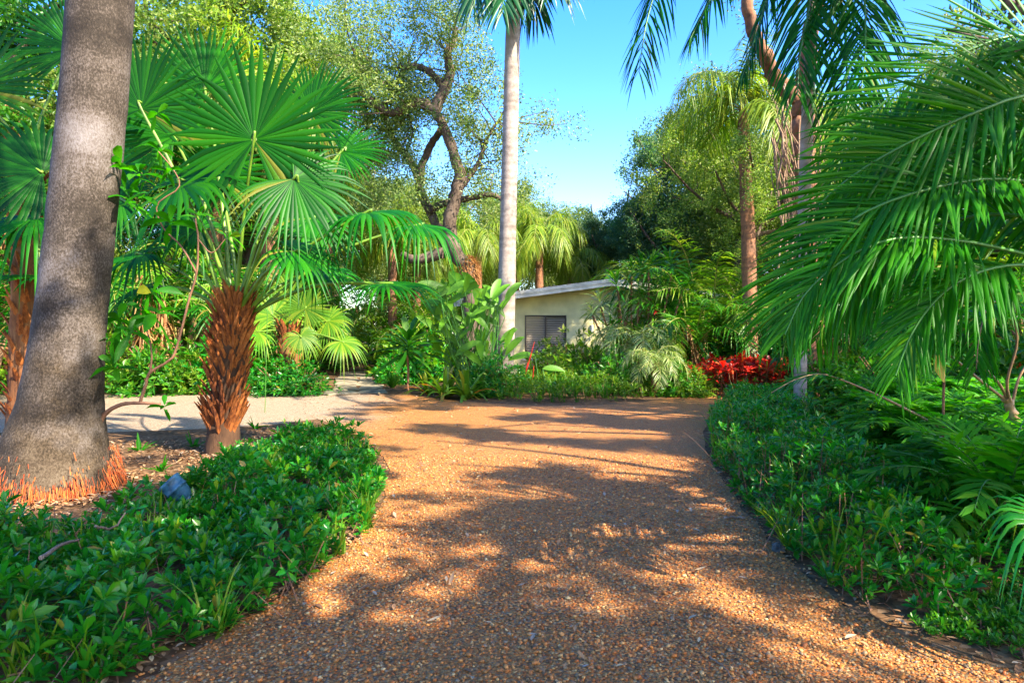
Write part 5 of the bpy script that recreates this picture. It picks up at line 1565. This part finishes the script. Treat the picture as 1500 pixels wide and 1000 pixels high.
# yellow dying leaf and red flowers
yb_ = W(1376, 505, 6.4)
t = thing('broadleaf_plant', 'broad-leaved plant with one dying yellow leaf hanging down', 'plant', (yb_[0] + 0.1, 6.5, 0))
mb = MB()
b_ = np.array(t.location)
tube(mb, smooth_path([b_, b_ + [0, 0, 0.9], W(1385, 480, 6.45)], 10), 0.012, 6); mb.build('stem', M['twig'], t)
mb = MB(); blades(mb, W(1376, 500, 6.4)[None], np.array([[0.05, -0.1, -1.0]]), 0.38, 0.14, 0, 8, [0.1, .7, 1, .8, .05], 0.4, 0, np.array([[1.0, 0.2, 0]])); mb.build('yellow_leaf', M['yellow'], t)
mb = MB()
rosettes(mb, np.array([W(1380, 480, 6.45), W(1360, 500, 6.5), W(1345, 470, 6.5)]), np.array([[0, 0, 1.0], [-.5, 0, .5], [-.3, -.3, .8]]), 6, 0.4, 0.34, 0, (40, 125), 6, 0.3, 0.4); mb.build('foliage', M['areca'], t)
for (px, py, d, lab) in [(1487, 520, 12, 'upper red blossom at the right edge beyond the ferns'), (1492, 537, 12, 'lower red blossom at the right edge beyond the ferns'), (388, 272, 14, 'tiny red blossom below the large round fan leaf'), (960, 458, 20.5, 'tiny orange-red blossom among the dracaenas')]:
    p = W(px, py, d)
    t = thing('blossom', lab, 'flower', (p[0], p[1], 0))
    mb = MB(); tube(mb, smooth_path([(p[0], p[1], 0), (p[0] + 0.05, p[1], p[2] / 2), p], 8), 0.008, 5); mb.build('stem', M['rachis'], t)
    mb = MB(); rosettes(mb, p[None], np.array([[0, -1, 0.4]]), 9, 0.09, 0.5, 0, (10, 95), 4, 0.2, 0.1); mb.build('petals', M['flower'], t)

# ------------------------------------------------------------------ garden spotlight
lb = G(268, 752); DLp = lb[1]
M['teal'] = mat_flat('verdigris_metal', (0.045, 0.135, 0.18), 0.45, 0.5, 14, 0.15, 0.5)
lm = thing('garden_spotlight', 'weathered blue-grey garden spotlight tilted in the left bed', 'spotlight', lb)
ax = nrm(np.array([-0.62, -0.1, 0.62])); c0 = W(259, 716, DLp)
def lathe(mb, c, ax, prof, n=24):
    P = [c + ax * a for a, r in prof]
    tube(mb, P, [r for a, r in prof], n, cap=False)
mb = MB()
k = DLp / 1000
lathe(mb, c0, ax, [(-0.13, 0.004), (-0.128, 0.03), (-0.115, 0.055), (-0.09, 0.072), (-0.05, 0.085), (-0.012, 0.092), (-0.01, 0.1), (0.012, 0.1), (0.014, 0.094), (0.07, 0.1), (0.08, 0.106), (0.105, 0.106), (0.106, 0.092), (0.07, 0.088)])
head = mb.build('lamp_head', M['teal'], lm)
mb = MB(); lathe(mb, c0, ax, [(0.069, 0.002), (0.07, 0.087)]); mb.build('lens', M['glass'], head)
mb = MB()
mb_p = smooth_path([lb - [0, 0, 0.03], lb + [0, 0, 0.12], c0 - ax * 0.1 + [0.04, 0, -0.08], c0 - ax * 0.09], 12)
tube(mb, mb_p, [0.022] * 6 + [0.03, 0.04, 0.048, 0.05, 0.045, 0.04], 12)
mb.build('stem', M['teal'], lm)

# edging stones, twigs on the gravel, fallen branches in the left bed
M['stone'] = mat_flat('grey_stone', (0.10, 0.11, 0.10), 0.95, 0.5, 14, 0.8)
for (px, py, s, lab) in [(1140, 808, 0.05, 'small grey stone at the right edge of the gravel'), (1062, 570, 0.11, 'grey stone at the bend of the drive by the red plants')]:
    p = G(px, py)
    t = MB()
    u, v = np.meshgrid(np.linspace(0, 2 * np.pi, 12, endpoint=False), np.linspace(0.05, np.pi - 0.05, 8), indexing='ij')
    V = np.stack([np.sin(v) * np.cos(u), np.sin(v) * np.sin(u) * 0.8, np.cos(v) * 0.75], -1) * s * (1 + 0.12 * rng.normal(size=u.shape)[..., None])
    i, j = np.meshgrid(np.arange(12), np.arange(7), indexing='ij')
    t.add((V + p + [0, 0, s * 0.55]).reshape(-1, 3), np.stack([i * 8 + j, i * 8 + j + 1, ((i + 1) % 12) * 8 + j + 1, ((i + 1) % 12) * 8 + j], -1).reshape(-1, 4))
    tag(t.build('edging_stone', M['stone'], smooth=False), lab, 'stone')
for (pts, r, h, lab) in [([(60, 905), (95, 860), (125, 840)], 0.014, 0.3, 'bare grey branch lying across the lower left shrubs'), ([(140, 850), (165, 838), (185, 828)], 0.01, 0.3, 'short bare branch among the left shrubs'), ([(205, 950), (245, 930), (290, 905)], 0.008, 0.06, 'thin twig by the edge of the gravel at the left'), ([(1060, 762), (1078, 760), (1092, 762)], 0.014, 0.02, 'brown stick on the gravel at the right edge'), ([(1040, 965), (1062, 985), (1072, 1000)], 0.005, 0.02, 'curved thin twig on the near gravel')]:
    mb = MB()
    P = smooth_path([G(a, b) + [0, 0, h + rng.normal() * h * 0.2] for a, b in pts], 12) + rng.normal(size=(12, 3)) * 0.004
    tube(mb, P, np.linspace(r, r * 0.5, 12), 6)
    tag(mb.build('twig', M['vine']), lab, 'twig')

# ------------------------------------------------------------------ light, sky, camera
EL, AZ = R_(42), math.atan2(0.77, -0.60)
sdir = Vector((math.sin(AZ) * math.cos(EL), math.cos(AZ) * math.cos(EL), math.sin(EL)))
sun = bpy.data.lights.new('sun', 'SUN')
sun.energy = 3.8
sun.angle = R_(0.6)
sun.color = (1.0, 0.90, 0.74)
so = bpy.data.objects.new('sun', sun)
COL.objects.link(so)
so.rotation_euler = (-sdir).to_track_quat('-Z', 'Y').to_euler()
wd = bpy.data.worlds.new('World')
scene.world = wd
wd.use_nodes = True
nt = wd.node_tree
bg = nt.nodes['Background']
sky = nt.nodes.new('ShaderNodeTexSky')
sky.sky_type = 'NISHITA'
sky.sun_disc = False
sky.sun_elevation = EL
sky.sun_rotation = AZ
hs = nt.nodes.new('ShaderNodeHueSaturation')
hs.inputs['Saturation'].default_value = 1.5
hs.inputs['Value'].default_value = 0.9
hs.inputs['Hue'].default_value = 0.518
nt.links.new(sky.outputs[0], hs.inputs['Color'])
nt.links.new(hs.outputs[0], bg.inputs[0])
bg.inputs[1].default_value = 0.15

cam = bpy.data.cameras.new('camera')
cam.sensor_width = 36
cam.lens = 24
cam.shift_y = -10 / 1500
cam.clip_end = 600
cam.clip_start = 0.05
co = bpy.data.objects.new('camera', cam)
COL.objects.link(co)
co.location = (0, 0, EYE)
co.rotation_euler = (R_(90), 0, 0)
scene.camera = co
scene.view_settings.view_transform = 'Standard'
scene.view_settings.look = 'None'
scene.view_settings.exposure = 2.45
scene.cycles.max_bounces = 7
scene.cycles.diffuse_bounces = 4
scene.cycles.transmission_bounces = 4
scene.cycles.transparent_max_bounces = 4
